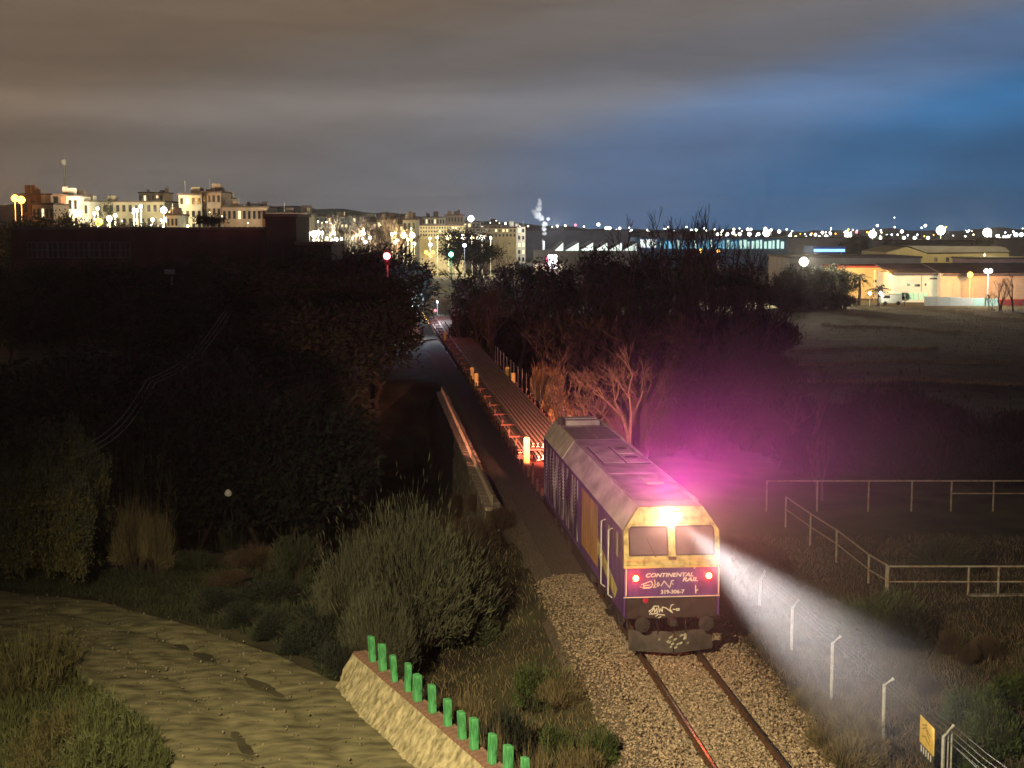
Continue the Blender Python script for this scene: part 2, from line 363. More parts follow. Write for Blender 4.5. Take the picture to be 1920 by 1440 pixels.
# roof: chamfers and flat top
rf = MB()
yt = fy(4.42); yc = fy(3.72)
rf.add([(-1.45, yc, 3.72), (-.98, yt, 4.42), (.98, yt, 4.42), (1.45, yc, 3.72), (-1.45, LL, 3.72), (-.98, LL, 4.42), (.98, LL, 4.42), (1.45, LL, 3.72)],
       [(0, 1, 5, 4), (1, 2, 6, 5), (2, 3, 7, 6), (4, 5, 6, 7)])
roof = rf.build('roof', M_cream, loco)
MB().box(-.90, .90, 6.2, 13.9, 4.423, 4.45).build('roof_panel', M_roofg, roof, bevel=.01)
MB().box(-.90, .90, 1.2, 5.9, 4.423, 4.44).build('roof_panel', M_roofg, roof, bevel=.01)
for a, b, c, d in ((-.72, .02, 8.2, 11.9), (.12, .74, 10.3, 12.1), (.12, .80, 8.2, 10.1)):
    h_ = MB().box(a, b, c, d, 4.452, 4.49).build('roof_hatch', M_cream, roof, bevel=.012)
    if a > 0: MB().lathe([(.20, 0), (.24, .02), (.24, .05), (.16, .06), (.05, .03)], 18, ((a+b)/2-.05, (c+d)/2, 4.49)).build('exhaust_fan', M_grille, h_)
for a, b, c, d in ((-.78, -.74, 8.0, 12.0), (-.72, .90, 8.04, 8.10), (.05, .09, 8.2, 12.1), (.12, .85, 10.14, 10.2)):
    MB().box(a, b, c, d, 4.452, 4.475).build('hatch_seal', M_black, roof)
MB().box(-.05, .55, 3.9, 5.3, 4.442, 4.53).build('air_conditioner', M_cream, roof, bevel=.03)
gr = MB().box(-.95, .95, 14.4, 17.7, 4.423, 4.44).build('radiator_grille', M_grille, roof)
for k in range(22): MB().box(-.93, .93, 14.5+k*.145, 14.56+k*.145, 4.442, 4.462).build('grille_slat', M_grille, gr)
MB().box(-.02, .02, 14.4, 17.7, 4.465, 4.49).build('grille_rib', M_roofg, gr)
for s in (-1, 1):
    MB().extrude([(s*1.46, 3.74), (s*1.00, 4.46), (s*.93, 4.46), (s*.93, 4.40), (s*1.42, 3.70)], 13.9, 19.9).build('roof_cowl', mat('cream_cowl', (.56, .50, .38), .7, .25, 2), roof)
    MB().tube([(s*1.0, 1.0, 4.44), (s*1.0, 13.8, 4.44)], .03, 6).build('rain_gutter', M_cream, roof)
for a, b in ((18.2, 18.75), (19.0, 19.6)): MB().extrude([(-.72, 4.44), (-.70, 4.66), (.70, 4.66), (.72, 4.44)], a, b).build('roof_vent', M_cream, roof, bevel=.03)
MB().lathe([(.13, 0), (.14, .3), (.10, .34)], 12, (-.9, 18.6, 4.42)).build('air_horn', M_grille, roof)
MB().tube([(.95, 14, 4.47), (.95, 19.8, 4.47)], .035, 6).build('brake_pipe', M_galv, roof)
# end wall
MB().extrude([(p[0]*.998, p[1]) for p in sec], LL, LL+.03).build('end_wall', M_purple, loco)
# nose and cab front
MB().extrude([(-1.45, 1.76), (-1.45, 2.62), (1.45, 2.62), (1.45, 1.76)], -.02, 0.06).build('nose_panel', M_purple, loco, bevel=.015)
MB().box(-1.46, 1.46, -.035, .02, 1.735, 1.762).build('nose_trim', M_white, loco)
cf = MB()
P_ = [(-1.45, 2.62), (1.45, 2.62), (1.45, 2.98), (1.45, 3.72), (.98, 4.42), (-.98, 4.42), (-1.45, 3.72), (-1.45, 2.98)]
V_ = [(x, fy(z)-.004, z) for x, z in P_]+[(x, fy(z)+.25, z) for x, z in P_]
cf.add(V_, [(0, 1, 2, 7), (7, 2, 3, 6), (6, 3, 4, 5)]+[(i, 8+i, 8+(i+1) % 8, (i+1) % 8) for i in range(8)]); cabf = cf.build('cab_front', M_yel, loco)
MB().box(-1.47, 1.47, -.09, -.005, 2.64, 2.72).build('front_ledge', M_yel, cabf, bevel=.02)
MB().box(-1.40, 1.40, -.06, -.006, 2.86, 2.93).build('wiper_rail', M_yel, cabf, bevel=.01)
MB().box(-.12, .12, -.08, -.007, 2.88, 2.97).build('wiper_motor', M_rust, cabf, bevel=.01)
def frontquad(poly, off, th, name, m_, par):
    n_ = len(poly); a = [(x, fy(z)-off-th, z) for x, z in poly]; b = [(x, fy(z)-off, z) for x, z in poly]
    return MB().add(a+b, [tuple(range(n_))]+[(i, n_+i, n_+(i+1) % n_, (i+1) % n_) for i in range(n_)]).build(name, m_, par)
for s in (-1, 1):
    wpoly = [(s*.13, 3.02), (s*1.28, 3.02), (s*1.28, 3.74), (s*1.22, 3.84), (s*.13, 3.84)]
    if s < 0: wpoly = wpoly[::-1]
    pane = frontquad(wpoly, .006, .008, 'windscreen', M_glassd, cabf)
    fr = MB()
    for (xa, za), (xb, zb) in zip(wpoly, wpoly[1:]+wpoly[:1]): fr.tube([(xa, fy(za)-.015, za), (xb, fy(zb)-.015, zb)], .026, 5)
    fr.build('windscreen_seal', M_black, pane)
    MB().tube([(s*.5, -.035, 2.96), (s*.75, fy(3.5)-.04, 3.5)], .012, 4).build('wiper', M_black, pane)
# headlight cluster and marker lamps
hz = 4.14; hy = fy(hz)
MB().box(-.33, .33, hy-.11, hy+.05, hz-.14, hz+.14).build('headlight_housing', M_yel, loco, bevel=.03)
for hx, st_ in ((-.13, 90), (.15, 26)):
    e_ = emat('headlight_lens_%d' % st_, (1, .86, .62), st_)
    MB().lathe([(.20 if st_ > 50 else .10, 0), (.19 if st_ > 50 else .09, -.05), (.10, -.10), (.01, -.12)], 18, (hx, hy-.112, hz), axis='y').build('headlight', e_, loco)
e_red = emat('marker_lamp_red', (1, .13, .05), 24)
for mx, mz in ((-1.10, 2.34), (1.11, 2.37)):
    q_ = MB().lathe([(.15, 0), (.15, -.03), (.11, -.05)], 16, (mx, -.022, mz), axis='y').build('marker_lamp', emat('marker_halo_ring', (1, .03, .03), 1.4), loco)  # ring emission stands in for the red halo round the lens
    MB().lathe([(.095, 0), (.09, -.02), (.02, -.035)], 16, (mx, -.073, mz), axis='y').build('lens', e_red, q_)
    lamp_light('marker_light', 'POINT', (mx, -.30, mz), 26, (1, .08, .04), loco, .05)
MB().lathe([(.09, 0), (.085, -.015), (.02, -.03)], 14, (-.77, .115, 1.62), axis='y').build('lower_marker_lens', mat('red_reflector', (.55, .02, .05), .3, .1, 3), loco)
# lettering, number and sprayed tags
def cr(cx, cy): return ((1160+cx/9.6-1258)/62.0, (1225-(1030+cy/9.6))/62.0)
for body, (x0, y0), (x1, y1), sh in (('CONTINENTAL', (470, 474), (1330, 398), .25), ('RAIL', (1130, 560), (1412, 486), .25), ('319-306-7', (742, 780), (1168, 705), 0)):
    a, b = cr(x0, y0), cr(x1, y1); me = text_mesh(body, a[0], b[0], a[1], b[1], -.0225, sh); me.materials.append(M_let)
    link('number' if body[0] == '3' else 'lettering', me, loco)
tg = MB(); W_ = .028
for pl in ([(395,600),(470,575),(565,540),(590,590),(575,650)], [(410,660),(560,655),(600,600)], [(430,600),(440,670),(540,665)], [(450,620),(545,612)], [(625,520),(640,600),(610,660),(660,650)],
           [(690,570),(670,610),(690,640),(715,610),(695,570)], [(745,635),(800,545),(900,670),(935,545),(970,540)], [(945,600),(965,605)], [(370,640),(385,645)], [(1370,640),(1375,780)], [(1375,740),(1410,715)], [(1340,330),(1365,300)]):
    tg.ribbon([cr(*p) for p in pl], W_, -.027, -.0205)
tg.build('graffiti_tag', M_tag, loco)['kind'] = 'stuff'
# buffer beam area
MB().box(-1.40, 1.40, .12, .45, 1.05, 1.74).build('buffer_beam', M_dark, loco, bevel=.03)
tg = MB()
for pl in ([(545,1110),(600,1080),(640,1020),(700,1020)], [(560,1110),(600,1165),(690,1150)], [(600,1120),(640,1050),(650,1130),(690,1060),(700,1150)], [(720,1020),(735,1130),(760,1070),(790,1130),(790,1040)],
           [(790,1040),(860,1060),(975,1150),(930,1080),(950,1010),(990,1000)], [(985,1085),(1000,1090)], [(1015,1085),(1030,1090)], [(1050,1075),(1095,1075),(1095,1105),(1050,1105),(1050,1075)], [(560,1155),(565,1165)],
           [(670,1205),(720,1170),(830,1190)], [(720,1235),(765,1215)]):
    tg.ribbon([cr(*p) for p in pl], W_, .113, .1195)
tg.build('graffiti_tag', M_tag, loco)['kind'] = 'stuff'
for s in (-1, 1):
    bf = MB().lathe([(.11, .12), (.11, -.25), (.09, -.25), (.09, -.42)], 14, (s*.96, 0, 1.02), axis='y').build('buffer', M_dark, loco)
    MB().lathe([(.23, -.42), (.23, -.46), (.12, -.49)], 18, (s*.96, 0, 1.02), axis='y').build('buffer_head', M_dark, bf)
    MB().tube([(s*.42, .12, .95), (s*.42, -.12, .8), (s*.45, -.15, .45), (s*.40, .1, .35)], .03, 6).build('brake_hose', M_black, loco)
    pl = MB().add([(s*.02, -.42, .12), (s*1.28, .02, .12), (s*1.28, .12, .72), (s*.02, -.20, .72), (s*.02, -.38, .12), (s*1.28, .06, .12), (s*1.28, .16, .72), (s*.02, -.16, .72)],
                  [(0, 1, 2, 3), (4, 7, 6, 5), (0, 4, 5, 1), (3, 2, 6, 7), (1, 5, 6, 2), (0, 3, 7, 4)]); pl.build('snow_plough', mat('plough_steel', (.06, .05, .045), .8, .5, 4), loco)
    MB().tube([(s*1.3, .25, 1.05), (s*1.3, .2, .45), (s*1.05, .12, .40)], .025, 6).build('front_step', M_dark, loco)
MB().box(-.10, .10, -.3, .12, .9, 1.1).build('coupling_hook', M_dark, loco, bevel=.03)
tg = MB()
for k in range(16):
    x0 = -.42+rng.uniform(0, .84); z0 = .24+rng.uniform(0, .36); yb = -.42+abs(x0)/1.26*.44+(z0-.12)*.25
    tg.add([(x0, yb-.012, z0), (x0+.10, yb+.022, z0+.04), (x0+.07, yb+.02, z0+.09), (x0-.02, yb-.008, z0+.05)], [(0, 1, 2, 3)])
tg.build('scuffed_paint', mat('plough_scuff', (.45, .45, .33), .8, .4, 10), loco)['kind'] = 'stuff'
# bogies, tank
wheel_m = MB().lathe([(.10, -.05), (.50, -.05), (.50, .05), (.46, .07), (.10, .04)], 24, axis='x').mesh('wheel', M_rust)
def bogie(par, y, ax, wl_, r=1.0, w=.95):
    bo = link('bogie', None, par, (0, y, 0))
    for s in (-1, 1):
        fr = MB().box(s*(w+.18)-.06, s*(w+.18)+.06, -wl_/2-.5, wl_/2+.5, .48, .78)
        for a in ax: fr.box(s*(w+.2)-.11, s*(w+.2)+.11, a-.18, a+.18, .32, .66)
        fr.build('bogie_frame', M_dark, bo, bevel=.02)
        for a in ax:
            o = link('wheel', wheel_m, bo, (s*.84, a, .50)); o.scale = (1, r, r)
    return bo
bogie(loco, 4.2, (-1.9, 0, 1.9), 3.8); bogie(loco, 15.8, (-1.9, 0, 1.9), 3.8)
MB().box(-1.3, 1.3, 7.6, 12.4, .3, 1.0).build('fuel_tank', M_dark, loco, bevel=.08)
MB().box(-1.38, 1.38, .5, LL-.3, 1.0, 1.15).build('underframe', M_dark, loco)
# light given off by the lamps: forward beam, tail lamps; glow and core spots added for lens flare
falloff(lamp_light('headlight_beam', 'SPOT', (.12, hy-.62, hz-.05), 13000, (1, .91, .86), loco, .10, aim=(2.9, -10.4, 1.7), size=21, blend=1), 'Linear', 1.5)
falloff(lamp_light('headlight_flare_glow', 'SPOT', (-.08, hy-.22, hz+.52), 600, (1, .004, .60), loco, .10, aim=(-.13, hy-.1, hz+8), size=176, blend=.35), 'Linear', 1.0)  # added magenta spot imitating the flare round the headlight
lamp_light('headlight_flare_core', 'SPOT', (-.10, hy-.55, hz+.10), 1100, (1, .32, .24), loco, .08, aim=(-.1, hy-2.0, hz+2.2), size=168, blend=.3)  # added spot for the orange part of the flare
for s in (-1, 1):
    MB().lathe([(.10, 0), (.09, .03), (.02, .05)], 14, (s*.9, LL+.03, 3.6), axis='y').build('tail_lamp', e_red, loco)
    lamp_light('tail_light', 'SPOT', (s*1.0, LL+.35, 3.75), (12000 if s < 0 else 46000), (1, .37, .22), loco, .08, aim=(s*.9, LL+40, 1.9), size=(34 if s < 0 else 46), blend=.6)

# ------------------------------------------------------------------ flat wagons and their load of rails
M_deck = mat('oxide_red_deck', (.26, .07, .05), .8, .4, 3)
M_wag = mat('wagon_brown', (.16, .075, .05), .8, .45, 4)
M_ypost = mat('yellow_stake_paint', (.70, .55, .20), .7, .25, 5)
M_nrail = mat('new_rolled_rail', (.60, .40, .32), .6, .3, 3)
def nth(k):
    a = 'first second third fourth fifth sixth seventh eighth ninth tenth eleventh twelfth thirteenth fourteenth fifteenth sixteenth seventeenth eighteenth nineteenth'.split()
    return a[k] if k < 19 else ['twentieth', 'twenty-first', 'twenty-second', 'twenty-third', 'twenty-fourth', 'twenty-fifth', 'twenty-sixth', 'twenty-seventh', 'twenty-eighth', 'twenty-ninth', 'thirtieth'][k-19]
ORD = ['first', 'second', 'third', 'fourth', 'fifth', 'sixth', 'seventh']
def make_wagon():
    w = thing('flat_wagon', 'x', 'wagon')
    MB().box(-1.38, 1.38, 0, 19.2, 1.02, 1.18).build('deck', M_deck, w, bevel=.01)
    for s in (-1, 1):
        MB().extrude([(0, 1.02), (19.2, 1.02), (19.2, .85), (14, .62), (5, .62), (0, .85)], *sorted((s*1.25, s*1.38)), axis='x').build('side_sill', M_wag, w)
        for k in range(10):
            MB().box(*sorted((s*1.385, s*1.47)), .9+k*1.92, 1.0+k*1.92, .9, 1.85 if k % 2 else 1.45).build('stake', M_wag, w)
        for yb in (0, 19.2):
            d = -1 if yb == 0 else 1
            MB().lathe([(.1, 0), (.1, d*.3), (.22, d*.3), (.22, d*.35)], 12, (s*.95, yb, 1.0), axis='y').build('buffer', M_dark, w)
    bogie(w, 2.6, (-.9, .9), 1.8, .92); bogie(w, 16.6, (-.9, .9), 1.8, .92)
    return w
w0 = make_wagon()
for k in range(6):
    w = w0 if k == 0 else copy_tree(w0)
    w.location = trk(0, 21.6+20.3*k); w.rotation_euler = (0, 0, TA)
    w['label'] = ('oxide red flat wagon coupled directly behind the locomotive' if k == 0 else '%s flat wagon behind the locomotive, carrying long rails' % ORD[k]); w['group'] = 'flat wagons of the rail train'
LR0, LR1 = 28.4, 141.0
bol = MB().box(-1.55, 1.55, -.08, .08, 1.18, 1.36).mesh('bolster', mat('bolster_red', (.20, .07, .055), .75, .3, 4))
bol2 = MB().box(-1.55, 1.55, -.07, .07, 1.572, 1.66).mesh('bolster', MATS['bolster_red'])
for k in range(24):
    l0 = 30.2+k*4.7
    for j, b_ in enumerate((bol, bol2)):
        o = link('crossbeam', b_, None, trk(0, l0), TA)
        tag(o, '%s %s red crossbeam of the rail load, counted from the locomotive' % (nth(k), 'lower' if j == 0 else 'upper'), 'crossbeam', 'crossbeams under the rail load' if j == 0 else 'crossbeams between the rail layers')
railm = MB().extrude(rail_prof(0, 1.28), 0, LR1-LR0).mesh('loaded_rail', M_nrail)
def put_rail(n, z, l0, lab, grp):
    tag(link('loaded_rail', railm, None, trk(n, l0, z), TA), lab, 'rail', grp)
for i in range(9): put_rail(-.70+i*.235, 1.66+.208, LR0+random.uniform(-.25, .25)+(2.2 if i < 6 else 0), '%s long rail from the left in the upper layer of the load' % nth(i), 'upper layer of loaded rails')
for i in range(3): put_rail(-1.36+i*.19, 1.36+.208, LR0+2.4+random.uniform(-.2, .2), '%s of the three rails lying apart along the left edge of the load' % nth(i), 'rails along the left edge of the load')
for i in range(9): put_rail(-.70+i*.235, 1.36+.208, LR0+random.uniform(-.25, .25), '%s long rail from the left in the lower layer of the load' % nth(i), 'lower layer of loaded rails')
def stake_post(n, l, h, lab):
    t = thing('stake_post', lab, 'post', trk(n, l, 1.18), TA, 'yellow stake posts on the wagons')
    MB().box(-.11, .11, -.05, .05, 0, h).build('post', M_ypost, t, bevel=.01)
    for s in (-1, 1): MB().box(s*.12-.02, s*.12+.02, -.08, .08, 0, h*.97).build('flange', M_ypost, t)
    MB().box(-.18, .18, -.12, .12, .002, .06).build('base_plate', M_wag, t)
stake_post(-1.30, 28.3, 1.35, 'tall pale yellow stake post at the front end of the rail load')
stake_post(1.2, 28.3, 1.35, 'yellow stake post at the front of the load, behind the locomotive roof')
stake_post(-1.35, 61.2, 1.25, 'yellow stake post half way along the train, left side, nearer of its pair')
stake_post(1.30, 61.2, 1.25, 'yellow stake post half way along the train, right side, nearer of its pair')
stake_post(-1.35, 65.6, 1.25, 'yellow stake post half way along the train, left side, farther of its pair')
stake_post(1.30, 65.6, 1.25, 'yellow stake post half way along the train, right side, farther of its pair')
stake_post(1.30, 104, 1.25, 'yellow stake post far down the train, right side')
stake_post(-1.35, 104, 1.25, 'yellow stake post far down the train, left side')
mk = thing('marker_board', 'black board with slanting white stripes standing at the far end of the train', 'sign', trk(1.9, 143), TA)
MB().tube([(0, 0, -.4), (0, 0, 2.6)], .05, 6).build('post', M_galv, mk)
bd = MB().box(-.42, .42, -.09, -.05, .75, 2.7).build('board', M_black, mk)
for k in range(3): MB().add([(-.34, -.094, .85+k*.6), (.34, -.094, 1.1+k*.6), (.34, -.094, 1.42+k*.6), (-.34, -.094, 1.17+k*.6), (-.34, -.091, .85+k*.6), (.34, -.091, 1.1+k*.6), (.34, -.091, 1.42+k*.6), (-.34, -.091, 1.17+k*.6)],
    [(0, 1, 2, 3), (0, 4, 5, 1), (2, 6, 7, 3), (1, 5, 6, 2), (3, 7, 4, 0)]).build('stripe', mat('reflective_stripe', (.85, .72, .65), .4, .1, 3), bd)

# lineside posts and wires right of the train
fe = thing('lineside_fence', 'thin post and wire fence along the right side of the loaded wagons', 'fence', F0, TA)
for k in range(30):
    MB().tube([(2.75, 24+k*3.0, -.5), (2.75+random.uniform(-.04, .04), 24+k*3.0, 1.9+random.uniform(-.1, .1))], .035, 5).build('post', M_galv, fe)
for z_ in (.5, 1.1, 1.7):
    MB().tube([(2.75, 24+k*3.0, z_+(.03 if k % 2 else -.02)) for k in range(30)], .008, 3).build('wire', M_galv, fe)

# retaining wall left of the line, with coping stones and short railing bars
wa = thing('retaining_wall', 'old stone retaining wall beside the line with pale coping, above the dark ravine', 'wall', F0, TA)
MB().extrude([(-3.15, .0), (-3.75, .0), (-4.05, -7.0), (-3.15, -7.0)], 22.5, 70).build('wall_core', mat('wall_mortar', (.06, .052, .04), 1, .3, 5), wa)
stm = MB().box(-.05, .03, -.43, .43, -.20, .20).mesh('stone', M_stone)
stm2 = MB().box(-.055, .03, -.29, .29, -.20, .20).mesh('stone', mat('old_masonry_light', (.26, .225, .17), .95, .4, 3, bump=.5))
for r_ in range(12):
    z_ = -.26-r_*.43; xw = -3.75-(-z_)/7.0*.30; y_ = 22.6+(.4 if r_ % 2 else 0)
    k = 0
    while y_ < 46:
        big = random.random() < .65; hw = .43 if big else .29
        o = link('stone', stm if big else stm2, wa, (xw-random.uniform(.0, .02), y_+hw+.02, z_)); y_ += hw*2+.045
cop = MB().box(-.38, .38, -.47, .47, 0, .16).mesh('coping_stone', mat('pale_coping', (.42, .34, .28), .9, .3, 4, bump=.2))
for k in range(48): link('coping_stone', cop, wa, (-3.42+random.uniform(-.02, .02), 23+k*.985, .004+random.uniform(0, .015)))
rb = MB().tube([(0, 0, .16), (0, 0, .62)], .03, 5).mesh('railing_bar', M_oldpaint)
for k in range(70): link('railing_bar', rb, wa, (-3.42, 23.2+k*.67, 0))
MB().tube([(-3.42, 23.2, .62), (-3.42, 69, .62)], .03, 5).build('handrail', M_oldpaint, wa)

# ------------------------------------------------------------------ guard wall with green posts by the road
gw = thing('guard_wall', 'pale sloping stone wall beside the dirt road, carrying a row of green posts', 'wall')
A = atz(676, 1226, .95); B = atz(960, 1468, .95); d_ = (B-A); gl = d_.length; gu = d_.normalized(); gn = Vector((gu.y, -gu.x, 0))
if gn.x > 0: gn = -gn
def gwp(s, off, z): p = A+gu*s+gn*off; return (p.x, p.y, z)
K = 130; vv = []; ff = []
for i in range(K+1):
    s = gl*1.25*i/K-.2
    for j in range(19):
        t = j/18; vv.append(gwp(s, .17+.62*t+(.06*fbm(s, t*.5, 1.4, 4)+.045*fbm(s, t*.25, 6, 14)+.03*fbm(s, t*1.0, 13, 15))*min(1, t*6)+.10*sm(0, 1.2, s)*t, .93-1.05*t+.06*fbm(s, t*2, 2.5, 9)*min(1, t*5)))
    vv.append(gwp(s, -.16, .93)); vv.append(gwp(s, -.20, -1.5))
n9 = 21
for i in range(K):
    for j in range(18): ff.append((i*n9+j, i*n9+j+1, (i+1)*n9+j+1, (i+1)*n9+j))
    ff.append((i*n9+19, i*n9, (i+1)*n9, (i+1)*n9+19)); ff.append((i*n9+20, i*n9+19, (i+1)*n9+19, (i+1)*n9+20))
link('wall_face', npmesh('wall_face', vv, ff, M_pale, True), gw)
ca_ = math.atan2(gu.y, gu.x)
cpm = MB().box(-.115, .115, -.19, .19, 0, .075).mesh('brick', M_brickc)
for k in range(int(gl*1.2/.24)):
    o = link('brick', cpm, gw, gwp(.05+k*.24, 0, .935+random.uniform(0, .01)), ca_)
pm = MB().box(-.115, .115, -.10, .10, 0, .70)
pts = [(697,1241),(717,1258),(737,1278),(757,1297),(784,1314),(805,1337),(831,1362),(855,1387),(876,1407),(902,1435),(931,1462),(960,1490)]
pme = pm.mesh('post', M_green)
for px, py in pts:
    p = atz(px, py, 1.0); s = (p-A).dot(gu)
    o = link('post', pme, gw, gwp(s, random.uniform(-.02, .03), 1.0), ca_+random.uniform(-.12, .12)); o.rotation_euler = (random.uniform(-.09, .09), random.uniform(-.10, .08), o.rotation_euler[2]); o.scale = (random.uniform(.82, 1.05), random.uniform(.6, .9), random.uniform(.9, 1.06))
    b = o.modifiers.new('bevel', 'BEVEL'); b.width = .02; b.segments = 2

# ------------------------------------------------------------------ right-hand fences
M_dwire = mat('weathered_wire', (.13, .12, .11), .7, .2, 5)
fn = thing('security_fence', 'wire fence with bent-top grey posts along the right of the track', 'fence')
fp = [(1484,1196,1140,1498,1122), (1559,1292,1206,1577,1190), (1656,1372,1284,1676,1270), (1767,1450,1381,1789,1357)]
tips = []; bends = []; bases = []
for px, by, my, tx, ty in fp:
    b = atz(px, by, -.15); m2 = aty(px+2, my, b.y); t = aty(tx, ty+2, b.y); bases.append(b); bends.append(m2); tips.append(t)
# carry on to the rear and out of the frame
for lst in (bases, bends, tips):
    lst.insert(0, lst[0]+(lst[0]-lst[1])); lst.append(lst[-1]+(lst[-1]-lst[-2]))
for b, m2, t in zip(bases, bends, tips):
    MB().tube([b-Vector((0, 0, .9)), m2, t], .045, 6).build('post', M_galv, fn)
for i in range(5):
    for k in range(4):
        a, b = bends[i].lerp(tips[i], k/3.2), bends[i+1].lerp(tips[i+1], k/3.2); MB().tube([a, a.lerp(b, .5)-Vector((0, 0, .05)), b], .006, 3).build('barbed_wire', M_dwire, fn)
    for k in range(3):
        a, b = bends[i].lerp(bases[i], k/2), bends[i+1].lerp(bases[i+1], k/2); MB().tube([a, b], .003, 3).build('wire', M_dwire, fn)
MB().tube([bases[4]+Vector((.14, .1, -.5)), bases[4]+Vector((.14, .1, 1.0))], .02, 5).build('stay', M_galv, fn)
MB().tube([bases[4]+Vector((.24, .15, -.5)), bases[4]+Vector((.24, .15, .96))], .02, 5).build('stay', M_galv, fn)
# yellow sign wired to that fence
sgp = [aty(1726, 1352, bases[4].y+1.1), aty(1752, 1371, bases[4].y+.05)]
dv = (sgp[1]-sgp[0]); sa_ = math.atan2(dv.y, dv.x); sw = math.hypot(dv.x, dv.y)
sg = thing('warning_sign', 'small yellow sign with dark marks wired to the security fence', 'sign', (sgp[0].x, sgp[0].y, sgp[0].z), sa_)
zb = 0
MB().box(0, sw, -.012, .012, -.50, .16).build('plate', mat('sign_yellow', (.78, .56, .12), .5, .15, 5), sg)
MB().box(0, sw, -.011, .011, -.80, -.505).build('lower_plate', mat('sign_black', (.05, .045, .03), .5, .2, 5), sg)
for k in range(5): MB().box(sw*(.12+k*.17), sw*(.19+k*.17), -.016, -.012, -.70, -.54).build('letter_stroke', M_let, sg)
lg = mat('sign_brown_print', (.36, .24, .03), .6, .1, 4)
for pl in ([(.2, -.12), (.45, .0), (.75, -.10)], [(.2, -.02), (.5, .08)], [(.2, -.30), (.4, -.24), (.75, -.34)], [(.5, -.05), (.75, -.25)]):
    MB().ribbon([(sw*x, z) for x, z in pl], .035, -.0165, -.0125).build('logo_stroke', lg, sg)

def railing(name, label, pts, hgt, mids, post_w=.04):
    t = thing(name, label, 'railing')
    for p in pts: MB().tube([p-Vector((0, 0, .3)), p+Vector((0, 0, hgt))], post_w, 6).build('post', M_oldpaint, t)
    for i, (a, b) in enumerate(zip(pts, pts[1:])):
        MB().tube([a+Vector((0, 0, hgt)), b+Vector((0, 0, hgt))], .035, 6).build('top_rail', M_oldpaint, t)
        if i in mids: MB().tube([a+Vector((0, 0, hgt*.48)), b+Vector((0, 0, hgt*.48))], .028, 6).build('middle_rail', M_oldpaint, t)
    return t
far = [atz(px, 947, 0) for px in (1437, 1532, 1628, 1709, 1783, 1862, 1925, 2010)]
railing('metal_railing', 'rusty cream pipe railing across the far side of the path, farthest of the three', far, 1.13, (4, 5, 6))
slo = [atz(px, py, 0) for px, py in ((1473, 976), (1519, 1010), (1568, 1043), (1628, 1093), (1661, 1114))]
railing('metal_railing', 'rusty cream pipe railing running down towards the bush, middle of the three', slo, 1.04, (0, 1, 2, 3))
nea = [atz(px, 1117, 0) for px in (1664, 1815, 1871, 1925, 2040)]
railing('metal_railing', 'pale pipe railing right of the bush, nearest of the three', nea, 1.04, (0, 1, 2, 3))
kb = thing('concrete_kerb', 'low concrete kerb under the nearest pale railing', 'kerb')
for k in range(8):
    a = nea[1].lerp(nea[-1], k/8); b = nea[1].lerp(nea[-1], (k+.97)/8); MB().box(a.x, b.x, a.y-.12, a.y+.12, -.7, .06).build('kerb_stone', M_conc, kb, bevel=.02)

# ------------------------------------------------------------------ plants
def blades(pos, dirs, ln, wd, rs):
    n = len(pos); d = dirs/np.linalg.norm(dirs, axis=1, keepdims=True)
    r = rs.normal(size=(n, 3)); s = np.cross(d, r); s /= np.linalg.norm(s, axis=1, keepdims=True)+1e-9
    ln = np.broadcast_to(ln, n)[:, None]; wd = np.broadcast_to(wd, n)[:, None]
    v = np.stack([pos, pos+d*ln*.45+s*wd*.5, pos+d*ln, pos+d*ln*.45-s*wd*.5], 1).reshape(-1, 3)
    return v, (np.arange(n)*4)[:, None]+np.arange(4)[None]
def crown_mesh(name, seed, mt, K=46, n=95, rad=(2.6, 2.6, 3.0), zc=5.6, leaf=.34, clump=.95):
    rs = np.random.default_rng(seed)
    c = rs.normal(size=(K, 3)); c /= np.linalg.norm(c, axis=1, keepdims=True); c *= (rs.uniform(.25, 1, (K, 1))**.5)*np.array(rad)*rs.uniform(.75, 1.15, (K, 1)); c[:, 2] += zc
    cs = rs.uniform(.55, 1.25, K)*clump
    p = np.repeat(c, n, 0)+rs.normal(size=(K*n, 3))*np.repeat(cs, n)[:, None]*.5
    d = rs.normal(size=(K*n, 3))+(p-np.array([0, 0, zc]))*.25+np.array([0, 0, .2])
    v, f = blades(p, d, rs.uniform(.6, 1.4, K*n)*leaf, rs.uniform(.35, .6, K*n)*leaf, rs); return npmesh(name, v, f, mt)
def branch_mesh(name, seed, mt, h=9.0, levels=5, spread=.5, r0=.13, kids=(2, 3), base_split=1, up=.35, first=.28):
    rs = random.Random(seed); mb = MB()
    def grow(p, d, ln, r, lv):
        q = p+d*ln*.5+Vector((rs.gauss(0, 1), rs.gauss(0, 1), 0))*ln*.05; e = q+(d+Vector((rs.gauss(0, .12), rs.gauss(0, .12), .05))).normalized()*ln*.5
        mb.tube([p, q, e], r, 5 if lv > 2 else 3, r*.66)
        if lv == 0: return
        for _ in range(rs.choice(kids) + (1 if lv <= 2 else 0)):
            nd = (d+Vector((rs.gauss(0, spread), rs.gauss(0, spread), up*rs.uniform(.2, 1)))).normalized()
            grow(q.lerp(e, rs.uniform(.2, 1)), nd, ln*rs.uniform(.55, .85), r*.62, lv-1)
    for k in range(base_split):
        d = Vector((rs.gauss(0, .25 if base_split > 1 else .06), rs.gauss(0, .25 if base_split > 1 else .06), 1)).normalized()
        grow(Vector((rs.gauss(0, .12)*(base_split-1), rs.gauss(0, .12)*(base_split-1), -.3)), d, h*first, r0, levels)
    return mb.mesh(name, mt)
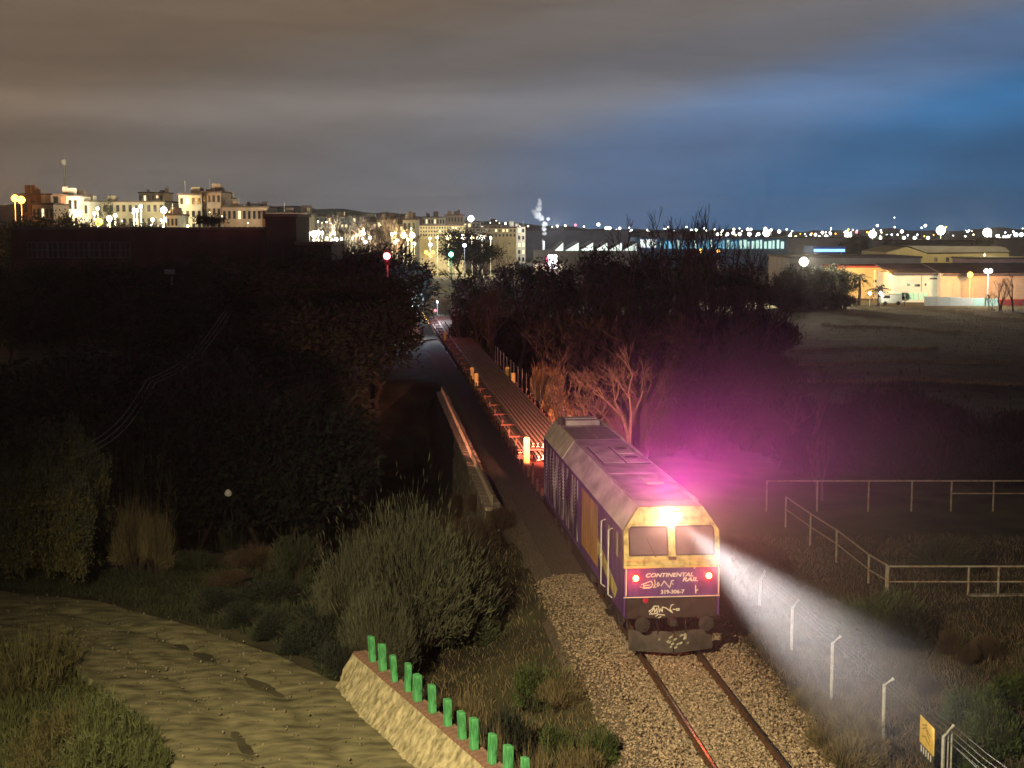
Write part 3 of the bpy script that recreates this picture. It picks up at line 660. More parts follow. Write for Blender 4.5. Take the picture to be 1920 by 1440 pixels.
def trunk_mesh(name, seed, h=6.0, r=.17):
    rs = random.Random(seed); mb = MB(); pts = [Vector((0, 0, -.6))]
    for k in range(5): pts.append(Vector((rs.gauss(0, .14), rs.gauss(0, .14), h*(k+1)/5*.75)))
    mb.tube(pts, r, 7, r*.5)
    for k in range(6):
        a = pts[2+k % 3]; ang = rs.uniform(0, 6.28); mb.tube([a, a+Vector((math.cos(ang)*.9, math.sin(ang)*.9, 1.0)), a+Vector((math.cos(ang)*1.7, math.sin(ang)*1.7, 2.4))], r*.42, 5, r*.12)
    return mb.mesh(name, M_bark)
def bush_mesh(name, seed, mt, n=9000, rad=(1, 1, 1), leaf=.13, w=.22, flat=.0, lumps=15):
    rs = np.random.default_rng(seed)
    c = rs.normal(size=(lumps, 3)); c[:, 2] = np.abs(c[:, 2])*.8; c /= np.linalg.norm(c, axis=1, keepdims=True); c *= rs.uniform(.3, .75, (lumps, 1))
    k = rs.integers(0, lumps, n); d = rs.normal(size=(n, 3)); d[:, 2] = np.abs(d[:, 2])*.9+.15; d /= np.linalg.norm(d, axis=1, keepdims=True)
    p = c[k]*.9+d*(rs.uniform(.15, 1, (n, 1))**.5)*.48*rs.uniform(.45, 1.25, lumps)[k][:, None]*(1+.55*(rs.random((n, 1)) < .05))
    p[:, 2] = np.maximum(p[:, 2], .0)
    o = p+np.array([0, 0, .35])+rs.normal(size=(n, 3))*.35
    v, f = blades(p*np.array(rad), o, rs.uniform(.4, 1.5, n)*leaf*(1+1.6*(rs.random(n) < .04)), rs.uniform(.5, 1.4, n)*leaf*w, rs); return npmesh(name, v, f, mt)
def stems_mesh(name, seed, mt, n=60, rad=1.0, h=1.0, r=.014):
    rs = random.Random(seed); mb = MB()
    for _ in range(n):
        a = rs.uniform(0, 6.28); q = rs.uniform(0, 1)**.5; x, y = math.cos(a), math.sin(a); hh = h*rs.uniform(.6, 1.05)*(1-.45*q)
        mb.tube([(x*.12*rad, y*.12*rad, -.25), (x*q*rad*.55, y*q*rad*.55, hh*.55), (x*q*rad+rs.gauss(0, .05), y*q*rad+rs.gauss(0, .05), hh)], r, 3, r*.4)
    return mb.mesh(name, mt)
def reed_mesh(name, seed, mt, n=900, rad=1.2, h=2.6):
    rs = np.random.default_rng(seed); a = rs.uniform(0, 6.28, n); q = rs.uniform(0, 1, n)**.5*rad
    p = np.stack([np.cos(a)*q, np.sin(a)*q, np.full(n, -.1)], 1); hh = rs.uniform(.45, 1.05, n)*h*(1-.55*(q/rad)**2)
    d = np.stack([np.cos(a)*.42*q/rad+rs.normal(size=n)*.2, np.sin(a)*.42*q/rad+rs.normal(size=n)*.2, np.ones(n)], 1)
    v1, f1 = blades(p, d, hh, rs.uniform(.015, .04, n), rs)
    m = n*7; i = rs.integers(0, n, m); t = rs.uniform(.3, .95, m)[:, None]; dn = d/np.linalg.norm(d, axis=1, keepdims=True)
    p2 = p[i]+dn[i]*hh[i][:, None]*t*.9; d2 = rs.normal(size=(m, 3))*.7+np.array([0, 0, .8])
    v2, f2 = blades(p2, d2, rs.uniform(.12, .4, m), rs.uniform(.015, .045, m), rs)
    return npmesh(name, np.r_[v1, v2], np.r_[f1, f2+len(v1)], mt)

CROWN = [crown_mesh('crown', 11, M_leaf[1]), crown_mesh('crown', 12, M_leaf[0], 40, 100, (3.0, 2.6, 2.6), 5.3), crown_mesh('crown', 13, M_leaf[1], 52, 85, (2.3, 2.3, 3.4), 5.4), crown_mesh('crown', 14, M_leaf[2], 44, 90, (2.7, 2.7, 2.9), 5.4, .28)]
CANE = crown_mesh('crown', 15, mat('cane_leaf', (.105, .095, .035), .85, .5, 1.5), 90, 80, (2.6, 2.6, 3.4), 4.6, .30, .75)
TRUNK = [trunk_mesh('trunk', 21), trunk_mesh('trunk', 22)]
BARE = [branch_mesh('branches', 31, M_twig, 9, 6, .42, .19, (2, 2)), branch_mesh('branches', 32, M_twig, 9, 6, .38, .17, (2, 2), 2), branch_mesh('branches', 33, M_twig, 8, 5, .45, .11, (2, 3), 4, .5), branch_mesh('branches', 34, M_twig, 9, 6, .35, .15, (2, 2), 3, .55)]
def bare_h(me): return max(v.co.z for v in me.vertices)
BH = [bare_h(m) for m in BARE]
BUSH = {k: bush_mesh('foliage', 40+i, M_leaf[m], n, r, lf, w) for i, (k, m, n, r, lf, w) in enumerate((
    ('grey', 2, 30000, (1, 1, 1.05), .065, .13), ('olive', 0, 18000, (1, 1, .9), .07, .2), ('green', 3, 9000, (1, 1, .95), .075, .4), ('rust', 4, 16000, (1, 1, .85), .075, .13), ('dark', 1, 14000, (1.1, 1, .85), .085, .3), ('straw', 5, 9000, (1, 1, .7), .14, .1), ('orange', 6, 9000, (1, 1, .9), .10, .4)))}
STEM = stems_mesh('stems', 51, M_bark)
REED = [reed_mesh('blades', 61, mat('reed', (.085, .075, .030), .85, .45, 1.5), 260), reed_mesh('blades', 62, mat('weed_green', (.065, .075, .028), .85, .5, 2), 700, 1.0, 1.6), reed_mesh('blades', 63, M_leaf[5], 900, 1.3, 1.1)]
def hit(px, py):
    d = ray(px, py); t = 20.0
    while t < 900:
        p = Vector((0, 0, H))+d*t
        if p.z <= gz(p.x, p.y): return p
        t += .2
    return p
def gpt(px, Y): p = aty(px, 428, Y); return Vector((p.x, Y, gz(p.x, Y)))
def height(px, top, Y): return aty(px, top, Y).z-gz(aty(px, top, Y).x, Y)
def leafy(px, top, Y, kind, label, group, wide=1.0):
    p = gpt(px, Y); h = max(1.5, height(px, top, Y))/8.6
    t = thing('leafy_tree', label, 'tree', p, random.uniform(0, 6.28), group); t.scale = (h*wide, h*wide, h)
    link('trunk', TRUNK[kind % 2], t); link('crown', CROWN[kind % 4], t); return t
def bare(px, top, Y, kind, label, group, wide=1.0):
    p = gpt(px, Y); h = max(1.5, height(px, top, Y))/BH[kind]
    t = thing('bare_tree', label, 'tree', p, random.uniform(0, 6.28), group); t.scale = (h*wide, h*wide, h)
    link('branches', BARE[kind], t); return t
def bush(px, top, Y, w_px, kind, label, group=None, name='shrub'):
    p = gpt(px, Y); w = w_px/FPX*Y/2; h = max(.4, height(px, top, Y), w*.85)
    t = thing(name, label, 'bush', p, random.uniform(0, 6.28), group); t.scale = (w, w, h)
    link('foliage', BUSH[kind], t); link('stems', STEM, t); return t
def reed(px, top, Y, w_px, kind, label, group):
    p = gpt(px, Y); h = max(.4, height(px, top, Y)); w = w_px/FPX*Y/2
    t = tag(link('reed_clump', REED[kind], None, p, random.uniform(0, 6.28)), label, 'reeds', group); t.scale = (w/1.3, w/1.3, h/(2.6, 1.6, 1.1)[kind]); return t
U = random.uniform
G1 = 'trees of the dark thicket left of the railway'
L1 = 'black leafy tree in the unlit thicket left of the railway'
for px in range(310, 790, 42): leafy(px+U(-12, 12), (486 if px < 500 else 474)+U(-6, 14), 168+U(-8, 8), random.choice((0, 1, 2)), L1, G1, 1.15)
for px in range(-10, 320, 36): leafy(px+U(-8, 8), 497+U(-7, 12), 166+U(-6, 6), random.choice((0, 1, 2)), L1, G1, 1.2)
for px in range(330, 760, 55): leafy(px+U(-14, 14), 512+U(-14, 18), 138+U(-6, 6), random.choice((0, 1, 2)), L1, G1, 1.2)
for px in range(20, 300, 60): leafy(px+U(-14, 14), 566+U(-10, 18), 140+U(-6, 6), random.choice((0, 2)), L1, G1, 1.3)
for px in range(260, 720, 62): leafy(px+U(-14, 14), 580+U(-18, 22), 118+U(-5, 5), random.choice((0, 1, 2)), L1, G1, 1.25)
for px in range(20, 640, 78): leafy(px+U(-14, 14), 668+U(-20, 22), 92+U(-5, 5), random.choice((0, 1)), L1, G1, 1.4)
for px, top, Y in ((752, 505, 178), (735, 560, 150), (772, 528, 190)): leafy(px, top, Y, 3, 'reddish brown tree leaning over the far end of the train', 'trees over the far end of the train', 1.05)
for px, top, Y, k in ((450, 640, 84, 2), (395, 655, 86, 2)): bare(px, top, Y, k, 'dull bare tree behind the drooping cables', 'bare trees behind the cables', 1.3)
for px, top, Y in ((60, 700, 72), (150, 690, 74), (240, 705, 70)): reed(px, top, Y, 130, 0, 'dim tall cane clump behind the lit reeds', 'cane clumps at the far left')
for px, top, Y, wd in ((35, 785, 55, .62), (105, 772, 54, .6), (150, 815, 52.5, .5), (70, 850, 51, .62), (0, 860, 50.5, .6), (125, 880, 50, .5)):
    t = leafy(px, top, Y, 3, 'yellow-green cane thicket at the left edge, above the road', 'lit cane thickets at the left edge', wd); t.children[1].data = CANE
for px, top, Y, w in ((60, 760, 54.5, 130), (130, 775, 53.5, 90)): reed(px, top, Y, w, 0, 'thin cane stalks sticking out of the thicket at the left edge', 'cane stalks at the left edge')
for px, top, Y, w in ((235, 905, 54, 110), (275, 920, 53, 70)): bush(px, top, Y, w, 'straw', 'low straw coloured clump right of the tall reeds', 'low straw clumps')
for px in range(300, 640, 58): leafy(px+U(-12, 12), 748+U(-25, 25), 76+U(-3, 3), random.choice((0, 2)), 'dim tree in the hollow below the drooping cables', 'dim trees below the cables', 1.0)
# right of the line
G2 = 'bare scrub trees right of the railway'
for px in range(880, 1460, 84): leafy(px+U(-12, 12), (490 if px < 960 else 474)+U(-4, 20)+max(0, (px-1400)*.5), 182+U(-8, 8), random.choice((0, 1, 2)), 'dark leafy tree in the thicket right of the railway', 'trees of the dark thicket right of the railway', 1.2)
for px in range(880, 1470, 46): bare(px+U(-12, 12), 478+U(-12, 25), 176+U(-6, 6), random.choice((0, 1, 2, 3)), 'brown bare scrub tree in the thicket right of the train', G2, 1.2)
for px in range(900, 1440, 58): bare(px+U(-12, 12), 520+U(-15, 20), 140+U(-6, 6), random.choice((2, 3)), 'brown bare scrub tree in the thicket right of the train', G2, 1.5)
for px in range(1060, 1480, 60): bare(px+U(-12, 12), 580+U(-18, 20), 108+U(-5, 5), random.choice((2, 3)), 'brown bare scrub tree in the thicket right of the train', G2, 1.5)
for px in range(1120, 1480, 70): bare(px+U(-12, 12), 665+U(-15, 20), 88+U(-4, 4), 2, 'brown bare scrub tree in the thicket right of the train', G2, 1.6)
for px, top, Y, k in ((1185, 400, 172, 0), (1232, 405, 168, 1), (1248, 386, 165, 0), (1286, 384, 170, 3), (1310, 420, 160, 1), (1345, 380, 166, 0), (1385, 428, 172, 3)):
    bare(px, top, Y, k, 'tall bare tree with its crown silhouetted against the blue sky', 'tall bare trees against the sky', .85)
for px in range(880, 1480, 40): bush(px+U(-10, 10), 560+U(-15, 15), 150+U(-5, 5), 110, 'dark', 'dark undergrowth bush below the thicket trees right of the railway', 'undergrowth right of the railway')
for px in range(1075, 1480, 48): bush(px+U(-10, 10), 640+U(-18, 15), 112+U(-5, 5), 120, 'rust' if px % 3 else 'olive', 'brownish undergrowth bush behind the locomotive', 'brown undergrowth behind the locomotive')
for px in range(1150, 1480, 52): bush(px+U(-10, 10), 735+U(-15, 15), 86+U(-3, 3), 120, 'rust', 'reddish undergrowth bush between locomotive and field', 'reddish undergrowth right of the locomotive')
bare(1188, 640, 78, 0, 'pale forked bare tree just behind the locomotive', None, 1.0)
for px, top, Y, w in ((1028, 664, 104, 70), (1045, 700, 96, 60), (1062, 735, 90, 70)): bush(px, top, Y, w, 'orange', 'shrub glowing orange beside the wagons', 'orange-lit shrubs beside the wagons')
for px in range(960, 1010, 24): bush(px, 610+U(-10, 10), 140, 60, 'dark', 'dark shrub behind the lineside fence', 'dark shrubs behind the lineside fence')
for px, top, Y, w in ((1480, 712, 92, 150), (1560, 730, 88, 150), (1640, 704, 90, 170), (1720, 698, 88, 190), (1800, 740, 84, 170), (1890, 750, 82, 170), (1960, 740, 84, 160), (1520, 790, 78, 130), (1610, 790, 78, 140), (1690, 800, 76, 150), (1780, 800, 76, 150), (1870, 810, 75, 160)):
    bush(px, top, Y, w, 'dark', 'black rounded bush between the dry field and the far railing', 'black bushes beyond the far railing')
bare(1550, 800, 70, 3, 'thin bare sapling leaning behind the far railing', None, .7)
def bushb(px, top, base, w_px, kind, label, group=None, name='shrub'): return bush(px, top, hit(px, base).y, w_px, kind, label, group, name)
# middle and left foreground
bushb(1650, 1076, 1205, 215, 'green', 'round green bush below the corner of the pale railing')
bushb(1600, 1120, 1200, 110, 'olive', 'small olive bush on the flank of the round green bush')
bushb(1720, 1110, 1215, 120, 'dark', 'dark bush hugging the right flank of the round green bush')
bushb(1790, 985, 1080, 150, 'olive', 'dim olive bush between the far and the near railing')
for px, top, base, w in ((1850, 1255, 1360, 150), (1905, 1290, 1420, 150), (1835, 1350, 1450, 120), (1935, 1230, 1330, 120)): bushb(px, top, base, w, 'green', 'green bush in the bottom right corner behind the fence', 'green bushes in the bottom right corner')
for px, top, base, w in ((1800, 1170, 1230, 70), (1880, 1180, 1240, 80), (1760, 1250, 1300, 60), (1560, 1140, 1190, 60), (1840, 1200, 1250, 60)): bushb(px, top, base, w, 'rust', 'brown scrub clump on the bank behind the fence', 'brown scrub on the bank')
for px, top, base, w in ((1590, 1290, 1375, 110), (1630, 1310, 1400, 110), (1570, 1340, 1420, 100), (1650, 1350, 1430, 110), (1610, 1370, 1445, 120), (1540, 1270, 1340, 80)): bushb(px, top, base, w, 'straw', 'pinkish dry grass clump between the track and the fence', 'dry grass clumps by the fence', 'grass_clump')
bush(755, 925, 47.5, 330, 'grey', 'big grey-green feathery bush behind the green posts')
bush(850, 985, 49.5, 230, 'olive', 'olive bush leaning right out of the big feathery bush')
bush(650, 985, 46.5, 170, 'grey', 'grey-green bush on the left flank of the big feathery bush')
bush(700, 1090, 43.5, 170, 'grey', 'low grey bush just above the first green post')
bush(545, 965, 52, 120, 'olive', 'slim olive bush left of the big feathery bush')
bush(500, 1080, 49, 130, 'dark', 'dark bush at the bend of the dirt road')
bush(590, 1120, 46, 120, 'dark', 'dark leafy bush between the road and the feathery bush')
bush(420, 1065, 51, 110, 'rust', 'brown bush behind the bend of the road')
bush(470, 1040, 54, 140, 'rust', 'taller brown bush behind the bend of the road')
for px, top, base, w in ((560, 1150, 1225, 110), (500, 1130, 1200, 100), (440, 1115, 1175, 100), (620, 1180, 1265, 90), (390, 1090, 1150, 90)): bushb(px, top, base, w, 'dark', 'dark low bush along the far edge of the dirt road', 'dark bushes along the road edge')
for px, top, base, w in ((905, 915, 985, 80), (940, 935, 1000, 70), (870, 925, 1000, 90)): bushb(px, top, base, w, 'rust', 'brown bush at the near end of the retaining wall', 'brown bushes at the end of the retaining wall')
bush(340, 1060, 54, 120, 'olive', 'low olive bush on the far verge of the road')
for px, top, Y, w in ((900, 930, 62, 90), (830, 925, 62, 110), (880, 950, 58, 120), (760, 930, 64, 120), (680, 930, 66, 130)): bush(px, top, Y, w, 'rust', 'brown scrub bush at the foot of the retaining wall', 'brown scrub below the retaining wall')
bush(1010, 1215, 40.5, 120, 'green', 'bright green bush on the gravel slope left of the rails')
bush(1055, 1250, 39.8, 100, 'straw', 'straw coloured tuft right of the bright green bush')
bush(950, 1300, 37, 120, 'dark', 'dark shrub below the bright green bush')
for px, top, Y, w in ((930, 1330, 34.5, 90), (1000, 1370, 34.2, 110), (1090, 1370, 34.5, 110), (880, 1270, 38.5, 90)): bush(px, top, Y, w, 'straw', 'dry weed clump between the posts and the rails', 'dry weeds between the posts and the rails', 'weed_clump')
for px, top, Y, w in ((1130, 1345, 35.2, 90), (1050, 1330, 36.2, 90)): bush(px, top, Y, w, 'green', 'small green weed on the ballast edge', 'green weeds on the ballast edge', 'weed_clump')
for px, top, Y, w, k in ((60, 1130, 41, 110, 0), (20, 1150, 39, 120, 0), (100, 1285, 35.5, 130, 0), (170, 1265, 34.8, 120, 1), (215, 1300, 34.2, 110, 1), (250, 1360, 33.2, 90, 1), (60, 1330, 34, 150, 0), (140, 1350, 33, 140, 1), (20, 1400, 32.5, 120, 0)):
    reed(px, top, Y, w, k, 'tall weedy clump in the bottom left corner beside the road' if k else 'dark reed clump at the left edge below the road', 'weeds in the bottom left corner' if k else 'dark reeds at the left edge')
# short grass, uncountable
def grass(name, label, n, fn, mt, ln):
    P = np.array([fn() for _ in range(n)]); P[:, 2] = [gz(x, y)-.03 for x, y in P[:, :2]]
    d = rng.normal(size=(n, 3))*.45; d[:, 2] = 1
    v, f = blades(P, d, rng.uniform(.4, 1.4, n)*ln, rng.uniform(.012, .03, n), rng)
    tag(link(name, npmesh(name, v, f, mt)), label, 'grass', kind='stuff')
RPOLY = redge+ledge[::-1]
def onroad(px, py):
    c = False; n = len(RPOLY); j = n-1
    for i in range(n):
        (xi, yi), (xj, yj) = RPOLY[i], RPOLY[j]
        if (yi > py) != (yj > py) and px < (xj-xi)*(py-yi)/(yj-yi)+xi: c = not c
        j = i
    return c
def inpx(x0, x1, y0, y1):
    def f():
        while True:
            qx, qy = U(x0, x1), U(y0, y1)
            if not (onroad(qx, qy) and random.random() > .012): break
        p = atz(qx, qy, -.1 if x0 < 0 else -.25); return (p.x, p.y, 0)
    return f
grass('verge_grass', 'short green grass on the far verge of the dirt road', 15000, inpx(-40, 520, 1070, 1180), M_leaf[0], .24)
grass('scrub_grass', 'dark tangled grass between the road bend and the feathery bush', 12000, inpx(380, 720, 1090, 1300), M_leaf[0], .32)
grass('corner_grass', 'weedy grass at the bottom left corner', 9000, inpx(-40, 290, 1190, 1460), mat('weed_green', ()), .35)
grass('slope_grass', 'dry grass on the slope between road wall and track', 16000, inpx(640, 1200, 960, 1440), M_leaf[5], .22)
grass('bank_grass', 'dry grass along the bank right of the track', 26000, inpx(1370, 1960, 1000, 1460), mat('dry_bank_grass', (.12, .085, .055), .9, .5, 1.2), .26)
def wallfoot():
    t = random.random(); px = 600+t*260; py = np.interp(px, [600, 650, 740, 830, 880], [1255, 1284, 1372, 1447, 1490])+U(-16, 10); p = atz(px, py, 0); return (p.x, p.y, 0)
grass('wall_foot_grass', 'dark weeds along the foot of the guard wall', 5000, wallfoot, M_leaf[0], .30)
FL = [((1480, 647), (1760, 644)), ((1540, 604), (1800, 617)), ((1600, 574), (1920, 594)), ((1470, 702), (1920, 709)), ((1470, 672), (1900, 668))]
def fieldline():
    a, b = random.choice(FL); t = random.random(); p = atz(a[0]+(b[0]-a[0])*t, a[1]+(b[1]-a[1])*t+2*math.sin(t*9)+random.gauss(0, 1.6), 0); return (p.x, p.y, 0)
grass('field_edge_grass', 'pale dry grass in streaks across the field', 16000, fieldline, mat('pale_straw', (.42, .31, .18), .9, .4, .3), .38)
grass('field_grass', 'pale stubble over the dry field right of the thicket', 30000, lambda: (lambda p: (p.x, p.y, 0))(atz(U(1400, 1960), 575+145*U(0, 1)**1.6, 0)), mat('field_stubble', (.10, .07, .05), .9, .5, .16, col2=(.36, .27, .18), stretch=(.25, 2.2, 1)), .30)

# ------------------------------------------------------------------ cables and poles on the left, litter
pole_tops = [(142, 846, 58), (283, 712, 84), (424, 586, 118)]
pt = []
for i, (px, py, Y) in enumerate(pole_tops):
    p = aty(px, py, Y); b = Vector((p.x, p.y, gz(p.x, p.y)))
    t = thing('utility_pole', ('short pole in the reeds at the near end of the cables', 'slim pole half way along the drooping cables', 'pole at the far end of the drooping cables')[i], 'pole', b)
    MB().tube([(0, 0, -.5), (0, 0, p.z-b.z+.25)], .08, 7, .06).build('shaft', M_bark, t)
    MB().box(-.35, .35, -.05, .05, p.z-b.z-.05, p.z-b.z+.05).build('crossarm', M_bark, t); pt.append(p)
for k in range(3):
    t = tag(MB().tube([pt[0].lerp(pt[1], i/10)+Vector((.25*(k-1), 0, -.75*math.sin(math.pi*i/10)-.1*k)) for i in range(11)]+[pt[1].lerp(pt[2], i/10)+Vector((.25*(k-1), 0, -.9*math.sin(math.pi*i/10)-.1*k)) for i in range(1, 11)], .03, 4).build('cable', mat('cable_grey', (.28, .27, .25), .7, .2, 5)),
            ('upper', 'middle', 'lower')[k]+' strand of the cables drooping between the poles at left', 'cable', 'cables between the poles')
bush(428, 934, 64, 110, 'dark', 'dark scrub bush holding the white plastic bag')
lit = aty(428, 926, 63.4)
tag(MB().lathe([(.03, -.12), (.14, -.08), (.17, .04), (.11, .14), (.05, .20)], 9, tuple(lit)).build('plastic_bag', M_white), 'small white plastic bag caught in the dark scrub', 'bag')

# ------------------------------------------------------------------ street lamp beside the overbridge that lights the foreground
sl_ = thing('street_lamp', 'tall street lamp of the overbridge shining down on road and track', 'street lamp', (-10, 6, -.5))
MB().tube([(0, 0, 0), (0, 0, 17.2), (.35, .6, 17.9), (1.1, 1.9, 18.1)], .09, 8, .05).build('pole', M_galv, sl_)
MB().extrude([(-.18, -.05), (.18, -.05), (.10, .10), (-.10, .10)], 1.75, 2.6).build('lamp_head', M_galv, sl_).location = (1.1, 0, 18.1)
lamp_light('lamp_light', 'SPOT', (1.1, 2.2, 17.9), 82000, (1, .81, .46), sl_, .15, aim=(9.4, 29, .5), size=64, blend=1)

# ------------------------------------------------------------------ town, factories, lamps
def mpx(d, Y): return d/FPX*Y
WIN = {}
def window_mesh(w, h, lit):
    k = (round(w, 2), round(h, 2), lit)
    if k not in WIN:
        m_ = {0: mat('dark_window', (.03, .03, .035), .15, .3, 1, spec=.5), 1: emat('lit_window_warm', (1, .78, .45), 1.6), 2: emat('lit_window_green', (.55, 1, .65), 1.4)}[lit]
        WIN[k] = MB().box(-w/2, w/2, -.07, -.02, 0, h).mesh('window', m_)
    return WIN[k]
def building(name, label, px0, px1, ytop, Y, m_, depth=12, floors=0, cols=0, lit=.08, cornice=True, z0=-1, wfrac=.5, hfrac=.5, cat='building', roofm=None, balcony=(), ybot=None, skip=()):
    a, b = aty(px0, ytop, Y), aty(px1, ytop, Y); w = b.x-a.x; h = a.z
    t = thing(name, label, cat, ((a.x+b.x)/2, Y, 0))
    MB().box(-w/2, w/2, 0, depth, z0, h).build('wall', m_, t)
    rm_ = roofm or mat('flat_roof', (.14, .10, .085), .95, .3, .6)
    if cornice: MB().box(-w/2-.25, w/2+.25, -.25, depth+.25, h, h+.35).build('roof', rm_, t)
    if floors >= 4:
        for _ in range(random.randint(2, 4)):
            x_ = U(-w/2+.8, w/2-.8); q_ = U(.3, 1.1); y_ = U(1.5, depth-2); MB().box(x_-q_, x_+q_, y_-q_, y_+q_, h+.353, h+.36+U(.6, 1.8)).build('chimney', random.choice((m_, rm_)), t)
        x_ = U(-w/2+.8, w/2-.8); MB().tube([(x_, 1.2, h+.3), (x_, 1.2, h+U(1.8, 3.2))], .05, 4).build('aerial', M_galv, t)
    zb = 0 if ybot is None else aty(px0, ybot, Y).z
    if floors:
        fh = (h-zb)/floors; cw = w/cols; me_ = [window_mesh(cw*wfrac, fh*hfrac, q) for q in (0, 1)]
        for r_ in range(floors):
            if r_ in balcony:
                MB().box(-w/2*.96, w/2*.96, -.9, -.005, zb+r_*fh+.02, zb+r_*fh+.18).build('balcony_slab', m_, t)
                MB().box(-w/2*.96, w/2*.96, -.9, -.85, zb+r_*fh+.18, zb+r_*fh+.95).build('balcony_front', rm_, t)
            for c_ in range(cols):
                if (r_, c_) in skip: continue
                link('window', me_[1 if random.random() < lit else 0], t, (-w/2+(c_+.5)*cw, 0, zb+r_*fh+fh*.28))
    return t
m_cream = mat('cream_stucco', (.60, .52, .36), .9, .2, .4); m_pink = mat('pinkish_stucco', (.50, .36, .27), .9, .2, .4); m_wht = mat('white_stucco', (.66, .63, .55), .9, .15, .4)
m_dred = mat('dark_red_brick_hall', (.11, .045, .042), .95, .35, .5); m_beige = mat('beige_cladding', (.45, .40, .26), .9, .15, .3); m_grey = mat('grey_cladding', (.26, .26, .28), .9, .2, .3)
m_och = mat('ochre_wall', (.70, .50, .22), .9, .15, .3); m_tile = mat('brown_tiles', (.22, .10, .06), .9, .35, 1.2); m_mauve = mat('mauve_cladding', (.42, .30, .36), .9, .15, .3)
building('apartment_block', 'long cream apartment block with balconies behind the left street lamps', 168, 308, 379, 350, m_cream, 14, 6, 12, .10, balcony=(2, 3, 4))
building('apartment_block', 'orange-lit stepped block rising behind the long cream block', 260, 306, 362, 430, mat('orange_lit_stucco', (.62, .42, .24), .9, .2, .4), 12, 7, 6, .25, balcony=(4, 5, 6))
building('apartment_block', 'tall pinkish block with green awnings and roof huts', 335, 378, 366, 335, m_cream, 12, 7, 4, .08)
b_ = building('apartment_block', 'brown corner block beside the tall pinkish block', 378, 414, 361, 336, m_pink, 12, 7, 4, .05)
MB().box(-1.8, 1.8, 3, 7, aty(390, 361, 336).z+.36, aty(390, 354, 336).z).build('roof_hut', m_tile, b_)
building('apartment_block', 'pale narrow block peeping out right of the brown corner block', 414, 428, 372, 380, m_cream, 10, 7, 2, .05)
building('school_building', 'long pale building with small windows behind the dark red hall', 416, 500, 389, 322, m_pink, 14, 5, 9, .06)
building('school_building', 'pale wing with two columns of windows right of the dark tower', 500, 574, 402, 320, m_cream, 14, 5, 8, .06)
building('roof_hut', 'grey box standing on the roof of the long pale building', 460, 484, 381, 330, m_grey, 6, cornice=False, z0=aty(460, 390, 330).z)
building('roof_hut', 'small bright hut right of the grey roof box', 485, 500, 384, 332, m_wht, 6, cornice=False, z0=aty(460, 390, 332).z)
building('row_house', 'white house at far left beside the mast', 97, 146, 368, 330, m_wht, 10, 5, 5, .15)
building('row_house', 'low white house between the mast house and cream block', 146, 166, 378, 335, m_wht, 10, 5, 2, .1)
building('row_house', 'orange-lit house at the left edge', 40, 96, 366, 300, m_tile, 10, 4, 4, .1)
sh = building('glass_hall', 'low hall with a slanting glazed roof behind the white lamps', 576, 668, 407, 340, m_grey, 16, 2, 12, .2, ybot=430)
for k in range(7):
    x_ = -5.4+k*1.75; MB().add([(x_, -.35, 10.4), (x_+1.2, -.35, 10.4), (x_+1.75, -.12, 13.0), (x_+.55, -.12, 13.0), (x_, -.30, 10.4), (x_+1.2, -.30, 10.4), (x_+1.75, -.07, 13.0), (x_+.55, -.07, 13.0)],
        [(0, 1, 2, 3), (4, 7, 6, 5), (0, 4, 5, 1), (2, 6, 7, 3), (1, 5, 6, 2), (3, 7, 4, 0)]).build('glass_panel', mat('pale_glass', (.45, .52, .55), .2, .2, 1), sh)
building('market_hall', 'low white building along the lamps under the glazed hall', 590, 668, 438, 318, m_wht, 8, 2, 14, .4, z0=0)
building('apartment_block', 'pale gabled house lit behind bare plane trees', 755, 780, 413, 330, m_cream, 12, 5, 3, .05)
building('apartment_block', 'dim house behind the bare plane trees', 706, 742, 412, 345, m_pink, 12, 5, 4, .05)
building('apartment_block', 'long ochre block with rows of small windows right of the red signal', 782, 872, 424, 420, m_beige, 14, 3, 18, .05, ybot=444)
building('apartment_block', 'tall pale block with brown roof above the ochre block', 792, 834, 408, 470, m_wht, 14, 6, 8, .1)
building('apartment_block', 'brown roofed block right of the tall pale block', 834, 868, 404, 480, m_pink, 14, 6, 6, .1, roofm=m_tile)
building('apartment_block', 'cream terrace running right towards the factory', 872, 968, 428, 450, m_cream, 12, 2, 14, .1, ybot=446)
for px0, px1, yt, Y, mm_, lab in ((312, 334, 404, 320, m_wht, 'low white house left of the tall pinkish block'), (428, 470, 396, 360, m_cream, 'cream house row behind the long pale building'), (620, 652, 410, 380, m_cream, 'pale house behind the glazed hall'),
    (668, 706, 416, 360, m_wht, 'white house glimpsed through the bare plane trees'), (742, 756, 420, 350, m_pink, 'narrow pinkish house left of the pale gabled house'), (868, 900, 416, 500, m_wht, 'small white block right of the brown roofed block'),
    (900, 940, 421, 520, m_pink, 'pinkish block above the cream terrace'), (940, 985, 426, 540, m_cream, 'last cream block before the dark shed'), (60, 100, 384, 285, m_pink, 'pinkish house below the mast at left')):
    building('town_house', lab, px0, px1, yt, Y, mm_, 10, 5, max(2, int((px1-px0)/7)), .22)
